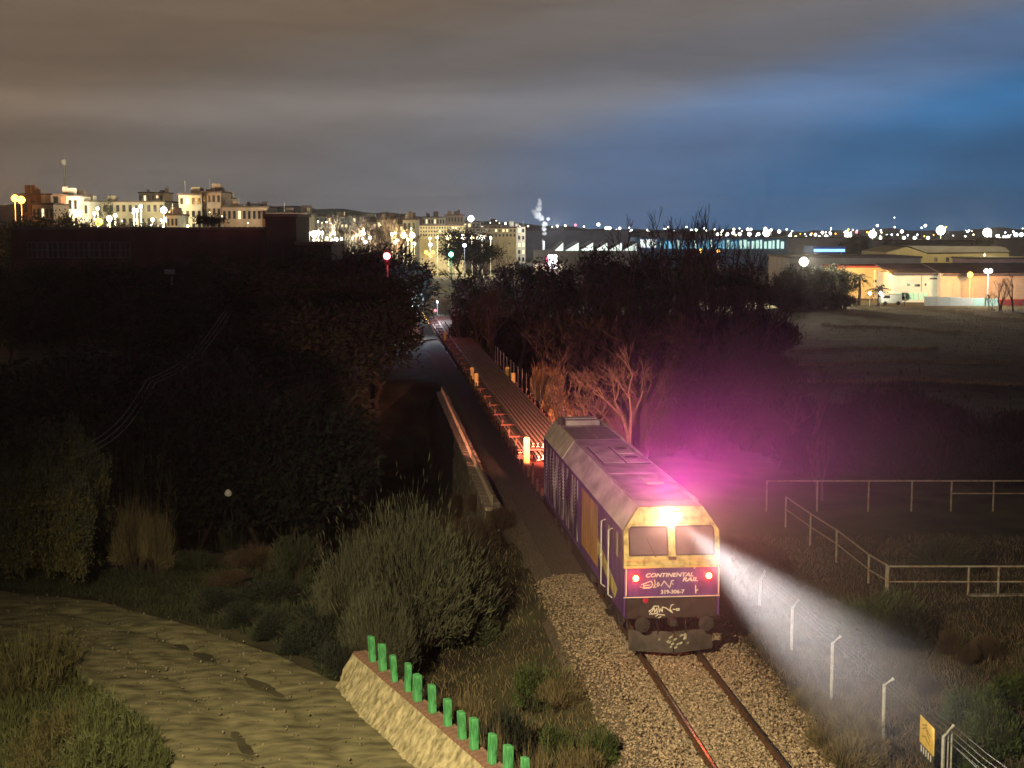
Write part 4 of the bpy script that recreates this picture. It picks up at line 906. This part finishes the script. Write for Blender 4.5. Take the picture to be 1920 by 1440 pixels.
# dark red hall
hl = building('brick_hall', 'long dark red hall with white window frames in front of the town', 20, 500, 431, 190, m_dred, 18)
for k in range(10):
    x_ = -14.5+k*1.35; fr = MB()
    for dx in (0, .6, 1.2): fr.box(x_+dx-.03, x_+dx+.03, -.12, -.005, 8.9, 10.9)
    for dz in (8.9, 9.9, 10.9): fr.box(x_-.03, x_+1.23, -.14, -.125, dz-.03, dz+.03)
    fr.build('window_frame', m_grey, hl)
building('brick_tower', 'dark square tower at the right end of the dark red hall', 497, 555, 406, 184, mat('dark_brick', (.05, .035, .035), .95, .3, .5), 12)
building('brick_annex', 'low dark annex right of the square tower', 556, 621, 459, 180, mat('dark_brick2', (.06, .035, .035), .95, .3, .5), 12)
# factories
fa = thing('sawtooth_factory', 'factory with a brightly lit sawtooth roof behind the thicket', 'factory', (aty(1115, 460, 450).x, 450, 0))
def fx(px): return aty(px, 460, 450).x-aty(1115, 460, 450).x
MB().box(fx(1000), fx(1200), 0, 30, -1, aty(1100, 471, 450).z).build('wall', m_grey, fa)
e_saw = emat('sawtooth_glazing', (.86, 1, .9), 1.3)
zlo, zhi = aty(1100, 470, 450).z, aty(1100, 455, 450).z
for i, (x0, x1) in enumerate(((1040, 1056), (1060, 1085), (1087, 1112), (1114, 1139), (1141, 1166), (1168, 1194))):
    MB().extrude([(fx(x0), zlo), (fx(x1), zlo), (fx(x1), zhi)], -.25, -.02).build('lit_gable', e_saw, fa)
    MB().extrude([(fx(x0)-.3, zlo), (fx(x1), zhi+.3), (fx(x1), zlo)], 0, 28).build('roof', m_grey, fa)
bb = thing('blue_factory', 'long factory lit blue, with upright ribs, behind the bare trees', 'factory', (aty(1335, 460, 480).x, 480, 0))
def bx_(px): return aty(px, 460, 480).x-aty(1335, 460, 480).x
MB().box(bx_(1196), bx_(1478), 0, 30, -1, aty(1300, 446, 480).z).build('wall', mat('blue_cladding', (.10, .26, .45), .8, .3, .3), bb)
e_rib = emat('blue_strip_light', (.25, .75, 1), .75); e_ribg = emat('green_strip_light', (.65, 1, .85), 1.1)
MB().box(bx_(1200), bx_(1230), -.3, -.02, aty(1300, 464, 480).z, aty(1300, 449, 480).z).build('lit_front', emat('white_shop_front', (.9, 1, .95), 1.6), bb)
for k in range(30):
    x_ = 1238+k*7.8; MB().box(bx_(x_), bx_(x_+3.2+(k % 3)), -.3, -.02, aty(1300, 466, 480).z, aty(1300, 450+(k*7) % 4, 480).z).build('lit_rib', e_ribg if k > 18 or k % 4 == 0 else e_rib, bb)
cn = building('petrol_canopy', 'bright blue lit canopy beside the white flare lamp', 1524, 1586, 462, 400, mat('canopy_blue', (.05, .18, .6), .5, .2, 1), 12, z0=aty(1550, 474, 400).z, cornice=False, cat='canopy')
MB().box(-mpx(29, 400), mpx(29, 400), -.2, -.02, aty(1550, 472, 400).z, aty(1550, 467, 400).z).build('light_strip', emat('canopy_light', (.25, .55, 1), 2.2), cn)
for s in (-1, 1): MB().box(s*3.6-.2, s*3.6+.2, 1, 1.4, -1, aty(1550, 474, 400).z-.005).build('column', M_galv, cn)
# long roofs far behind
for px0, px1, yt, Y, lab in ((985, 1180, 432, 620, 'long dark shed roof under the steam plume'), (1180, 1330, 436, 640, 'dark shed behind the blue factory'), (1480, 1600, 446, 560, 'low grey shed left of the cypress'), (1680, 1880, 452, 520, 'long pale roofed shed below the horizon lamps'), (1860, 1990, 449, 500, 'grey shed at the right edge below the horizon lamps')):
    building('warehouse', lab, px0, px1, yt, Y, m_grey, 40, cat='warehouse')
# right-hand trading estate
gb = thing('gabled_warehouse', 'big beige gabled warehouse behind the trading estate', 'warehouse', (aty(1700, 470, 340).x, 340, 0))
def gx(px): return aty(px, 470, 340).x-aty(1700, 470, 340).x
zt, zp = aty(1700, 473, 340).z, aty(1700, 463, 340).z
MB().extrude([(gx(1662), -1), (gx(1662), zt), (gx(1700), zp), (gx(1740), zt-.4), (gx(1892), zt-.2), (gx(1892), -1)], 0, 24).build('wall', m_beige, gb)
MB().extrude([(gx(1736), zt-.1), (gx(1700), zp+.3), (gx(1880), zp+.1), (gx(1894), zt+.1)], -.4, 25).build('roof', m_grey, gb)
for k in range(6): MB().box(gx(1752+k*22), gx(1758+k*22), -.06, -.01, zt-2.2, zt-1.2).build('window', mat('dark_window', (.03,.03,.03)), gb)
building('warehouse', 'grey shed with a wide dark roof left of the ochre hall', 1480, 1727, 484, 300, m_grey, 24, cat='warehouse', roofm=mat('dark_roof', (.10, .08, .10), .9, .3, .5))
building('warehouse', 'small mauve building with a pipe at the right edge', 1814, 1990, 486, 292, m_mauve, 10, 1, 5, 0, cat='warehouse', wfrac=.2, hfrac=.15, ybot=497)
building('warehouse', 'ochre hall glowing orange behind the palms', 1574, 1690, 502, 268, m_och, 14, 1, 6, 0, cat='warehouse', roofm=mat('red_fascia', (.35, .06, .04), .7, .2, 1), wfrac=.35, hfrac=.12, ybot=540)
wb = building('warehouse', 'white office building with a dark sloping roof and green lit ground floor', 1676, 1764, 512, 256, m_wht, 12, cat='warehouse', cornice=False)
ww = mpx(44, 256); zt = aty(1700, 512, 256).z
MB().extrude([(-.6, zt-.1), (12, zt+1.4), (12, zt+1.15), (-.6, zt-.35)], -ww-.4, ww+.4, 'x').build('roof', MATS['dark_roof'], wb)
for x_, z_, w_, h_ in ((-.4, zt-2.35, .9, .42), (-1.7, zt-2.2, .5, .35), (2.2, zt-1.1, 1.9, .25), (1.35, zt-2.2, .25, .4)): MB().box(x_, x_+w_, -.06, -.02, z_, z_+h_).build('window', MATS['dark_window'], wb)
MB().box(.72, .80, -.05, -.02, zt-3.3, zt-.3).build('downpipe', m_grey, wb)
for k in range(7): MB().box(-ww+.3+k*.85, -ww+.3+k*.85+.62, -.08, -.02, zt-4.7, zt-3.5).build('ground_floor_window', emat('green_glazing', (.55, 1, .7), .8 if k % 2 else .35) if k < 2 else MATS['green_glazing'], wb)
hb = building('warehouse', 'tan hall with closed doors under an orange wall lamp', 1764, 1990, 513, 254, mat('tan_wall', (.55, .42, .33), .9, .15, .4), 14, cat='warehouse', cornice=False)
ww = mpx(113, 254); MB().extrude([(-.7, zt-.15), (14, zt+1.5), (14, zt+1.25), (-.7, zt-.4)], -ww+.45, ww, 'x').build('roof', MATS['dark_roof'], hb)
for x_ in (-ww+2.2, -ww+5.8, -ww+9.4, -ww+13): MB().box(x_, x_+2.9, -.08, -.02, 0, 3.4).build('roller_door', mat('roller_door', (.50, .40, .34), .8, .1, .5, stretch=(1, 1, 8)), hb)
lw = thing('boundary_wall', 'low white boundary wall in front of the trading estate', 'wall', (aty(1800, 560, 244).x, 244, 0))
for k in range(6):
    x_ = -mpx(66, 244)+k*mpx(23, 244); MB().box(x_, x_+mpx(22.6, 244), 0, .3, -.6, aty(1800, 556+k*.8, 244).z).build('wall_panel', m_wht if k < 4 else mat('green_lit_panel', (.5, .7, .58), .8, .1, .5), lw)  # green light on the last panels is put into their colour
ct = building('shipping_container', 'dark red container with a lit top edge at the right edge', 1874, 1990, 562, 246, mat('container_red', (.32, .06, .05), .7, .3, 1), 2.4, cornice=False, cat='container')
for k in range(14): MB().box(-4.6+k*.72, -4.6+k*.72+.3, -.06, -.005, .1, .75).build('rib', mat('container_red', ()), ct)
va = thing('parked_van', 'white roofed van parked in front of the white office', 'van', (aty(1672, 556, 242).x, 242, 0))
MB().extrude([(-1.7, .35), (-1.7, 1.1), (-1.2, 1.75), (1.7, 1.8), (1.75, .35)], 0, 1.8).build('body', mat('van_white', (.6, .62, .6), .4, .1, 2), va, bevel=.06)
MB().extrude([(-1.45, 1.15), (-1.12, 1.62), (-.3, 1.62), (-.3, 1.15)], -.02, -.005).build('side_window', MATS['dark_window'], va)
for x_ in (-1.05, 1.1): MB().lathe([(.12, -.06), (.33, -.06), (.33, .12), (.12, .12)], 14, (x_, .02, .33), axis='y').build('wheel', M_black, va)
# lit kiosk with pylon sign by the main road
kq = building('roadside_kiosk', 'brightly lit white kiosk glimpsed between the trees', 1000, 1058, 494, 300, m_wht, 8, 1, 5, .6, cat='kiosk', ybot=512)
ps = thing('pylon_sign', 'blazing white and pink pylon sign beside the kiosk', 'sign', (aty(1036, 500, 296).x, 296, 0))
MB().box(-.9, .9, 0, .5, aty(1036, 504, 296).z, aty(1036, 478, 296).z).build('sign_box', emat('pylon_white', (1, .85, .92), 7), ps, bevel=.1)
MB().box(-1.25, -.905, .05, .45, aty(1036, 503, 296).z, aty(1036, 482, 296).z).build('pink_edge', emat('pylon_pink', (1, .12, .3), 1.6), ps)
MB().tube([(0, .2, -.5), (0, .2, aty(1036, 504, 296).z)], .25, 8).build('post', M_galv, ps)
# telecom mast
ms = thing('telecom_mast', 'slim lattice mast with an aerial drum above the left houses', 'mast', (aty(124, 390, 360).x, 360, 0)); mz = aty(124, 300, 360).z
for a in range(3): MB().tube([(.9*math.cos(a*2.1), .9*math.sin(a*2.1), 0), (.25*math.cos(a*2.1), .25*math.sin(a*2.1), mz)], .10, 4).build('leg', M_galv, ms)
for k in range(12): MB().tube([(.9-.05*k, 0, k*2.6), (-.4+.02*k, .6-.03*k, k*2.6+1.3), (.85-.05*k, 0, k*2.6+2.6)], .05, 3).build('brace', M_galv, ms)
MB().lathe([(.7, 0), (.75, 1.2), (.5, 1.4)], 10, (-.5, 0, mz-1.2)).build('aerial_drum', M_white, ms)

# lamps: (px, py, distance, size in photo px, colour, light power)
GL = {'w': emat('lamp_white', (1, .97, .88), 9), 'y': emat('lamp_warm', (1, .86, .45), 8), 'o': emat('lamp_orange', (1, .45, .05), 9), 'g': emat('lamp_greenish', (.82, 1, .72), 8), 'b': emat('lamp_cool', (.72, .84, 1), 9), 'r': emat('lamp_red', (1, .15, .2), 5)}
GC = {'w': (1, .90, .62), 'y': (1, .78, .36), 'o': (1, .42, .06), 'g': (.85, 1, .7), 'b': (.6, .75, 1), 'r': (1, .1, .1)}
GN = {'w': 'white', 'y': 'yellow', 'o': 'orange', 'g': 'greenish white', 'b': 'bluish white', 'r': 'red'}
globe = {k: MB().lathe([(.05, -1), (.6, -.8), (.95, -.3), (1, .1), (.8, .6), (.4, .92), (.05, 1)], 12).mesh('globe', m_, True) for k, m_ in GL.items()}
polem = MB().tube([(0, 0, 0), (0, 0, 1)], .07, 5).mesh('pole', M_galv)
def lamp(px, py, Y, d, c, label, group, power=0):
    p = aty(px, py, Y); t = thing('street_lamp', label, 'street lamp', (p.x, Y, 0), 0, group)
    o = link('pole', polem, t, (0, .0, -1)); r = max(.12, d/FPX*Y/2*(.95 if d >= 11 else .76)); o.scale = (1, 1, max(.3, p.z+1-r*.9))
    q = link('globe', globe[c], t, (0, 0, p.z)); q.scale = (r, r, r)
    if power: lamp_light('lamp_light', 'POINT', (0, -r-3.2, p.z+.4), power*.62, GC[c], t, .3)
    return t
for px, py, d, pw in ((28, 372, 14, 26000), (40, 375, 15, 0)): lamp(px, py, 262, d, 'o', 'glowing orange lamp of the pair at the far left edge', 'orange lamps at the far left', pw)
for px, py, d, c, pw in ((54,388,6,'w',0),(83,389,5,'w',0),(151,397,8,'w',5000),(177,400,9,'y',0),(183,391,8,'w',0),(205,410,11,'w',16000),(216,404,9,'w',0),(251,393,8,'g',0),(257,395,8,'w',15000),(264,387,9,'w',0),(286,412,9,'g',8000),(307,394,13,'w',0),(315,412,12,'y',14000),(325,420,12,'y',0),(340,425,9,'y',9000),(306,426,6,'w',0),(352,424,7,'y',0)):
    lamp(px, py, 326, d, c, '%s street lamp in front of the apartment blocks at left' % GN[c], 'street lamps below the apartment blocks', pw)
lamp(185, 416, 315, 15, 'o', 'big orange-yellow lamp low in front of the long cream block', None, 12000)
for px, py, d, c, pw in ((580,438,8,'w',0),(589,439,13,'w',16000),(597,434,7,'w',0),(604,437,8,'w',0),(613,447,8,'g',0),(628,438,8,'g',15000),(623,450,9,'w',0),(631,449,9,'w',0),(640,448,9,'g',0),(682,437,9,'w',16000),(680,447,8,'w',0),(694,446,9,'w',0),(685,454,8,'g',0),(735,439,9,'w',0),(741,437,7,'y',0),(757,441,13,'y',20000),(773,441,12,'y',0),(741,454,9,'g',0),(777,457,8,'g',0),(745,451,8,'y',0),(765,449,8,'y',0),(661,447,6,'g',0),(668,442,5,'w',0)):
    lamp(px, py, 306, d, c, '%s lamp in the row behind the red signal and dark annex' % GN[c], 'lamps in the row behind the red signal', pw)
for px, py, c in ((623, 462, 'y'), (625, 470, 'w'), (624, 478, 'y'), (624, 487, 'o')): lamp(px, py, 240, 7, c, '%s lamp in the column right of the dark annex' % GN[c], 'lamps right of the dark annex')
for px, py, d, c, pw in ((841,444,12,'y',30000),(854,446,9,'y',0),(868,445,11,'w',30000),(885,446,9,'y',0),(904,446,11,'w',26000),(896,447,8,'w',0),(820,445,7,'y',0),(806,447,6,'y',0),(920,446,7,'w',0)):
    lamp(px, py, 400, d, c, '%s lamp along the foot of the ochre block' % GN[c], 'lamps at the foot of the ochre block', pw)
lamp(883, 410, 465, 12, 'w', 'single bright lamp high above the brown roofed block', None, 3000)
lamp(807, 459, 290, 9, 'b', 'cool white lamp above the orange cluster beyond the train', None, 1500)
lamp(871, 460, 290, 9, 'b', 'cool white lamp right of the green signal', None, 1500)
for px, py, d in ((799, 473, 9), (805, 477, 7), (812, 473, 8), (808, 481, 5)): lamp(px, py, 270, d, 'o', 'orange lamp in the cluster above the far end of the train', 'orange cluster beyond the train', 2500 if d == 9 else 0)
for px, py, d, c in ((921,418,6,'g'),(930,415,5,'w'),(936,420,5,'y'),(948,419,6,'g'),(962,423,4,'w'),(975,425,4,'w'),(990,424,4,'y'),(1045,424,5,'w'),(1060,423,5,'y'),(1079,422,6,'r'),(1095,425,4,'w'),(1122,421,8,'w'),(1137,428,8,'g'),(1143,428,8,'w'),(1162,428,6,'w'),(1180,427,4,'w')):
    lamp(px, py, 800, d, c, 'tiny %s lamp on the horizon around the steam plume' % GN[c], 'tiny lamps on the horizon by the steam')
for px, py, d, c in ((1260,438,7,'w'),(1269,439,7,'g'),(1282,439,8,'w'),(1299,439,7,'w'),(1296,431,5,'w'),(1305,431,6,'g'),(1322,439,6,'b'),(1345,439,7,'w'),(1364,439,7,'w'),(1375,437,8,'w'),(1376,430,6,'y'),(1387,439,8,'w'),(1402,430,7,'w'),(1408,430,6,'w'),(1405,439,9,'w'),(1422,439,8,'w'),(1437,437,14,'w'),(1435,429,8,'y'),(1446,431,6,'w'),(1461,434,8,'w'),(1475,430,4,'b'),(1325,432,4,'w'),(1340,430,4,'y'),(1355,432,4,'w')):
    lamp(px, py, 700, d, c, '%s lamp on the horizon above the blue factory' % GN[c], 'horizon lamps above the blue factory')
for px, py, d, c in ((1481,443,8,'w'),(1492,445,8,'y'),(1485,456,12,'w'),(1529,440,7,'w'),(1542,436,7,'w'),(1536,445,8,'w'),(1549,444,10,'w'),(1557,438,6,'b'),(1520,440,4,'b'),(1512,444,4,'w'),(1587,434,6,'w'),(1606,435,7,'r'),(1651,446,7,'w'),(1691,434,8,'w'),(1695,446,8,'g'),(1715,446,8,'g'),(1740,446,8,'g'),(1870,442,7,'w'),(1874,447,6,'w'),(1883,445,9,'w'),(1890,444,9,'w'),(1905,440,10,'b'),(1915,440,10,'b'),(1663,440,4,'w'),(1672,440,4,'b'),(1683,440,4,'w'),(1702,441,4,'b'),(1720,440,4,'b'),(1645,423,6,'b'),(1735,423,7,'b'),(1728,427,4,'b'),(1677,408,3,'b'),(1885,436,4,'b'),(1900,434,4,'w'),(1810,443,4,'w'),(1825,440,4,'y')):
    lamp(px, py, 720, d, c, '%s lamp on the horizon above the trading estate' % GN[c], 'horizon lamps above the trading estate')
for k in range(80):
    px = U(890, 1925); lamp(px, 424+U(0, 8)+(8 if px > 1250 and k % 2 else 0)+U(0, 6), U(820, 1150), U(1.8, 4.2), random.choice('wwwwybgbo'), 'pinprick lamp far out on the plain', 'pinprick lamps far out on the plain')
for k in range(46):
    px = U(60, 790); lamp(px, U(412, 452) if px > 560 else U(396, 428), U(306, 345), U(2, 4.5), random.choice('wwyyyg'), 'small lamp among the town houses', 'small lamps among the town houses')
for px, py, d in ((1590, 442, 14), (1636, 439, 15), (1764, 432, 18), (1851, 436, 17)): lamp(px, py, 640, d, 'w', '%s of the four big floodlights on the right-hand horizon' % {1590: 'leftmost', 1636: 'second', 1764: 'third', 1851: 'rightmost'}[px], 'big horizon floodlights', 30000)
lamp(1507, 491, 248, 18, 'w', 'dazzling white floodlight at the left end of the trading estate', None, 60000)
lamp(1846, 478, 318, 4, 'y', 'yellow lamp added on the slim pole beside the small mauve building', None, 26000)  # lamp put on this pole to brighten the gabled warehouse
for px, py in ((1314, 470), (1347, 471)): lamp(px, py, 330, 8, 'o', 'orange lamp among the bare treetops, %s of the two' % ('left' if px < 1330 else 'right'), 'orange lamps among the bare treetops', 1200)
lamp(1819, 515, 250, 11, 'o', 'orange lamp glowing against the tan hall', None, 9000)
lamp(1640, 508, 262, 3, 'o', 'small orange wall lamp lighting the ochre hall', None, 4200)
for px in (1631, 1651): lamp(px, 550, 243, 8, 'w', 'small white globe lamp below the palms, %s' % ('left one' if px == 1631 else 'right one'), 'globe lamps below the palms', 700)
dl = thing('street_lamp', 'tall twin globe street lamp before the tan hall', 'street lamp', (aty(1853, 510, 243).x, 243, 0)); dz = aty(1853, 508, 243).z
MB().tube([(0, 0, -.5), (0, 0, dz-.2)], .09, 7).build('pole', M_galv, dl); MB().tube([(-.36, 0, dz-.25), (.36, 0, dz-.25)], .05, 5).build('arm', M_galv, dl)
for s in (-1, 1): q = link('globe', globe['w'], dl, (s*.36, 0, dz)); q.scale = (.36,)*3
lamp_light('lamp_light', 'POINT', (0, -4.0, dz), 3800, (.95, 1, .95), dl, .3)
lamp_light('lamp_light', 'POINT', (-6.5, 3.5, 2.6), 500, (.5, 1, .7), dl, .3)

# railway signals
def signal(px, py, Y, col, nm, power, label, e):
    p = aty(px, py, Y); t = thing('railway_signal', label, 'signal', (p.x, Y, gz(p.x, Y)))
    h = p.z-gz(p.x, Y); MB().tube([(0, .2, -.5), (0, .2, h+.4)], .09, 7).build('mast', M_galv, t)
    hd = MB().extrude([(-.3, h-.9), (.3, h-.9), (.3, h+.5), (.15, h+.68), (-.15, h+.68), (-.3, h+.5)], -.02, .15).build('signal_head', M_black, t)
    for k, zz2 in enumerate((h, h-.5)):
        MB().lathe([(.19, 0), (.19, -.28), (.17, -.28), (.17, -.02)], 14, (0, -.022, zz2), axis='y').build('hood', M_black, hd)
        MB().lathe([(.16, -.05), (.14, -.09), (.02, -.12)], 14, (0, -.022, zz2), axis='y').build('lens', e if k == 0 else M_glassd, hd).scale = (1, 1, 1)
    MB().lathe([(.20, -.30), (.36, -.36), (.26, -.52), (.02, -.60)], 16, (0, -.022, h), axis='y').build('halo_lens', e, hd)  # enlarged past the real lens so its shape includes the halo
    lamp_light('signal_light', 'POINT', (0, -2.2, h), power*3, col, t, .1)
signal(726, 480, 150, (1, .03, .06), 'red', 130, 'red signal shining above the thicket left of the line', emat('signal_red', (1, .16, .18), 12))
signal(846, 477, 215, (.05, 1, .45), 'green', 130, 'green signal shining right of the line beyond the train', emat('signal_green', (.2, 1, .55), 9))
sg2 = aty(816, 582, 180); lamp(816, 582, 180, 6, 'r', 'small reddish lamp beside the far end of the train', None, 60)
lamp(770, 574, 172, 10, 'b', 'cool white lamp gleaming through the tree at the far end of the train', None, 4500)
lamp(820, 566, 205, 6, 'b', 'bluish lamp over the line beyond the train', None, 1500)
pw_ = thing('gleam_wall', 'short white wall added to catch the cool lamp beyond the retaining wall', 'wall', (aty(772, 592, 168).x, 168, gz(aty(772, 592, 168).x, 168)), R(62))  # wall added as a lit surface for the white gleam
wl_h = aty(772, 583, 168).z-gz(aty(772, 592, 168).x, 168)
for k in range(4): MB().box(-1.6+k*.8, -.82+k*.8, -.1, .1, -.5, wl_h-.15*k).build('wall_panel', m_wht, pw_)
pl2 = gpt(316, 150); bh_ = thing('notice_board', 'pale board on a post in front of the dark hall', 'board', pl2); hh = height(316, 505, 150)
MB().tube([(.2, 0, -.3), (.2, 0, hh-.8)], .09, 6).build('post', m_grey, bh_); MB().box(-.55, .55, -.06, 0, hh-.5, hh).build('board', m_grey, bh_)

# town trees: umbrella pine, cypress, palms, planes
up = thing('umbrella_pine', 'black flat-topped pine against the lit town', 'tree', (aty(397, 430, 200).x, 200, 0)); uz = aty(397, 410, 200).z
MB().tube([(0, 0, -.5), (.3, 0, uz*.6), (0, 0, uz-.6)], .22, 7, .1).build('trunk', M_bark, up)
link('crown', crown_mesh('crown', 71, M_leaf[1], 26, 60, (2.6, 2.2, .45), uz-.2, .3, .5), up)
def cypress(px, top, Y, label):
    h = aty(px, top, Y).z; t = thing('cypress', label, 'tree', (aty(px, top, Y).x, Y, 0)); MB().tube([(0, 0, -.5), (0, 0, h*.8)], .2, 6, .05).build('trunk', M_bark, t)
    link('crown', crown_mesh('crown', int(px), M_leaf[1], 40, 55, (1.5, 1.5, h*.46), h*.5, .45, 1.0), t)
cypress(1664, 437, 440, 'dark cypress standing against the horizon lamps'); cypress(199, 356, 340, 'dark pointed tree rising above the long cream block')
FR = None
def palm(px, top, Y, label):
    rs = random.Random(int(px)); h = aty(px, top, Y).z; t = thing('palm_tree', label, 'tree', (aty(px, top, Y).x, Y, 0)); hc = h-1.3
    MB().tube([(0, 0, -.5), (.1, 0, hc*.5), (0, 0, hc)], .28, 8, .2).build('trunk', M_bark, t)
    for k in range(18):
        a = k*2.4; el = rs.uniform(-.3, 1.1); mb = MB(); L_ = 2.1; pts_ = []
        for i in range(6):
            q = i/5; rr = L_*q*math.cos(el); zz3 = hc+L_*q*math.sin(el)-.9*q*q; pts_.append(Vector((math.cos(a)*rr, math.sin(a)*rr, zz3)))
        mb.tube(pts_, .03, 3, .01); sd = Vector((-math.sin(a), math.cos(a), 0))
        for i in range(1, 6):
            for s in (-1, 1):
                p_ = pts_[i]; w_ = .55*(1-abs(i-2.5)/4); mb.add([p_-Vector((0, 0, .03)), p_+sd*s*w_+Vector((math.cos(a)*.25, math.sin(a)*.25, -.3)), p_+(pts_[i]-pts_[i-1])*.55], [(0, 1, 2)])
        mb.build('frond', M_leaf[1], t)
palm(1612, 508, 246, 'larger dark palm in front of the ochre hall'); palm(1648, 528, 244, 'smaller dark palm right of the larger palm')
for px, top, Y, k in ((660, 398, 300, 2), (690, 396, 310, 2), (715, 402, 305, 2), (640, 400, 312, 3), (735, 404, 300, 3)): bare(px, top, Y, k, 'bare plane tree lit by the town lamps', 'bare plane trees in the town', 1.3)
for px, top, Y in ((105, 396, 250), (130, 405, 250), (75, 400, 245), (155, 408, 255), (20, 402, 240), (235, 413, 300), (262, 416, 300), (285, 418, 300), (690, 458, 200), (650, 455, 205), (860, 428, 330), (905, 432, 340)): leafy(px, top, Y, random.choice((0, 1, 3)), 'leafy town tree in front of the lit houses', 'leafy trees among the town houses', 1.1)
for px, top, Y in ((1490, 500, 236), (1520, 498, 240), (1545, 502, 238), (1570, 500, 242), (1470, 512, 230), (1590, 508, 244), (1700, 548, 243)): leafy(px, top, Y, random.choice((0, 2)), 'dark tree left of the palms at the estate edge', 'dark trees at the estate edge', 1.1)
for px in range(1470, 1600, 22): bush(px, 535+U(-6, 6), 235+U(-2, 2), 60, 'dark', 'dark bush under the estate edge trees', 'dark bushes under the estate edge trees')
for px, top, Y in ((1610, 440, 520), (1590, 450, 500), (1690, 455, 450), (1840, 446, 480)): leafy(px, top, Y, 0, 'dark round tree below the horizon floodlights', 'dark round trees below the floodlights', 1.3)
for px, top, Y, k in ((1880, 520, 232, 3), (1905, 505, 230, 0), (1865, 545, 233, 2)): bare(px, top, Y, k, 'bare sapling in front of the tan hall', 'bare saplings by the tan hall', 1.0)

# steam rising from the factory
M_st = bpy.data.materials.new('steam'); M_st.use_nodes = True; t_ = M_st.node_tree; t_.nodes.clear()
pv = t_.nodes.new('ShaderNodeVolumePrincipled'); pv.inputs['Density'].default_value = .55; pv.inputs['Color'].default_value = (.95, .95, .97, 1); pv.inputs['Anisotropy'].default_value = 0
oo = t_.nodes.new('ShaderNodeOutputMaterial'); t_.links.new(pv.outputs[0], oo.inputs['Volume'])
path = [(1019, 449, 3), (1020, 440, 4), (1018, 430, 5), (1019, 420, 6), (1014, 410, 7), (1026, 412, 4), (1008, 403, 8), (1002, 398, 6), (1009, 392, 7), (1010, 382, 6), (1012, 375, 4)]
import bmesh
bmx = bmesh.new(); c0 = aty(1015, 420, 540)
for px, py, r in path:
    for k in range(2):
        p = aty(px+U(-2, 2), py+U(-2, 2), 540+U(-.5, .5))-c0; rr = r/FPX*540*U(.7, 1.0)
        q = bmesh.ops.create_icosphere(bmx, subdivisions=2, radius=rr)['verts']
        for v_ in q: v_.co = v_.co*(1+.35*noise.noise(v_.co*1.3/rr+p)) + p
me_ = bpy.data.meshes.new('steam'); bmx.to_mesh(me_); bmx.free(); me_.materials.append(M_st)
o = link('steam_plume', me_, None, c0); tag(o, 'white steam plume rising from the dark shed', 'steam', kind='stuff')
stk = thing('chimney', 'short metal chimney under the steam plume', 'chimney', (aty(1019, 450, 541).x, 541, 0))
MB().tube([(0, 0, 0), (0, 0, aty(1019, 452, 541).z)], .5, 10).build('flue', M_galv, stk)
lamp_light('steam_fill', 'POINT', (4, -9, 14), 26000, (.9, .95, 1), stk, .4)  # added point light that brightens the steam

# ------------------------------------------------------------------ air: haze over everything, thicker drifting mist around the locomotive
def volume_mat(name, col, dens, g_):
    m_ = bpy.data.materials.new(name); m_.use_nodes = True; t2 = m_.node_tree; t2.nodes.clear()
    a = t2.nodes.new('ShaderNodeVolumePrincipled'); a.inputs['Density'].default_value = dens; a.inputs['Color'].default_value = (*col, 1); a.inputs['Anisotropy'].default_value = g_
    b = t2.nodes.new('ShaderNodeOutputMaterial'); t2.links.new(a.outputs[0], b.inputs['Volume']); return m_
tag(MB().box(-1450, 1450, -90, 2560, -9.5, 62).build('haze', volume_mat('haze', (.95, .95, 1), .00016, .6)), 'thin night haze over the valley', 'haze', kind='stuff')
ms_ = MB(); bmx = bmesh.new(); bmesh.ops.create_icosphere(bmx, subdivisions=4, radius=1)
me_ = bpy.data.meshes.new('mist'); bmx.to_mesh(me_); bmx.free(); mm_ = volume_mat('mist', (.97, .95, .98), .02, .68); me_.materials.append(mm_); t2 = mm_.node_tree
c2 = t2.nodes.new('ShaderNodeTexCoord'); g2 = t2.nodes.new('ShaderNodeTexGradient'); g2.gradient_type = 'SPHERICAL'; p2 = t2.nodes.new('ShaderNodeMath'); p2.operation = 'POWER'; p2.inputs[1].default_value = 1.6
k2 = t2.nodes.new('ShaderNodeMath'); k2.operation = 'MULTIPLY'; k2.inputs[1].default_value = .028
t2.links.new(c2.outputs['Object'], g2.inputs[0]); t2.links.new(g2.outputs['Fac'], p2.inputs[0]); t2.links.new(p2.outputs[0], k2.inputs[0]); t2.links.new(k2.outputs[0], t2.nodes['Principled Volume'].inputs['Density'])
o = link('mist', me_, None, trk(1.8, -3.8, 4.6), TA); o.scale = (8.5, 11.5, 6.5); tag(o, 'mist hanging in the headlight around the locomotive', 'mist', kind='stuff')
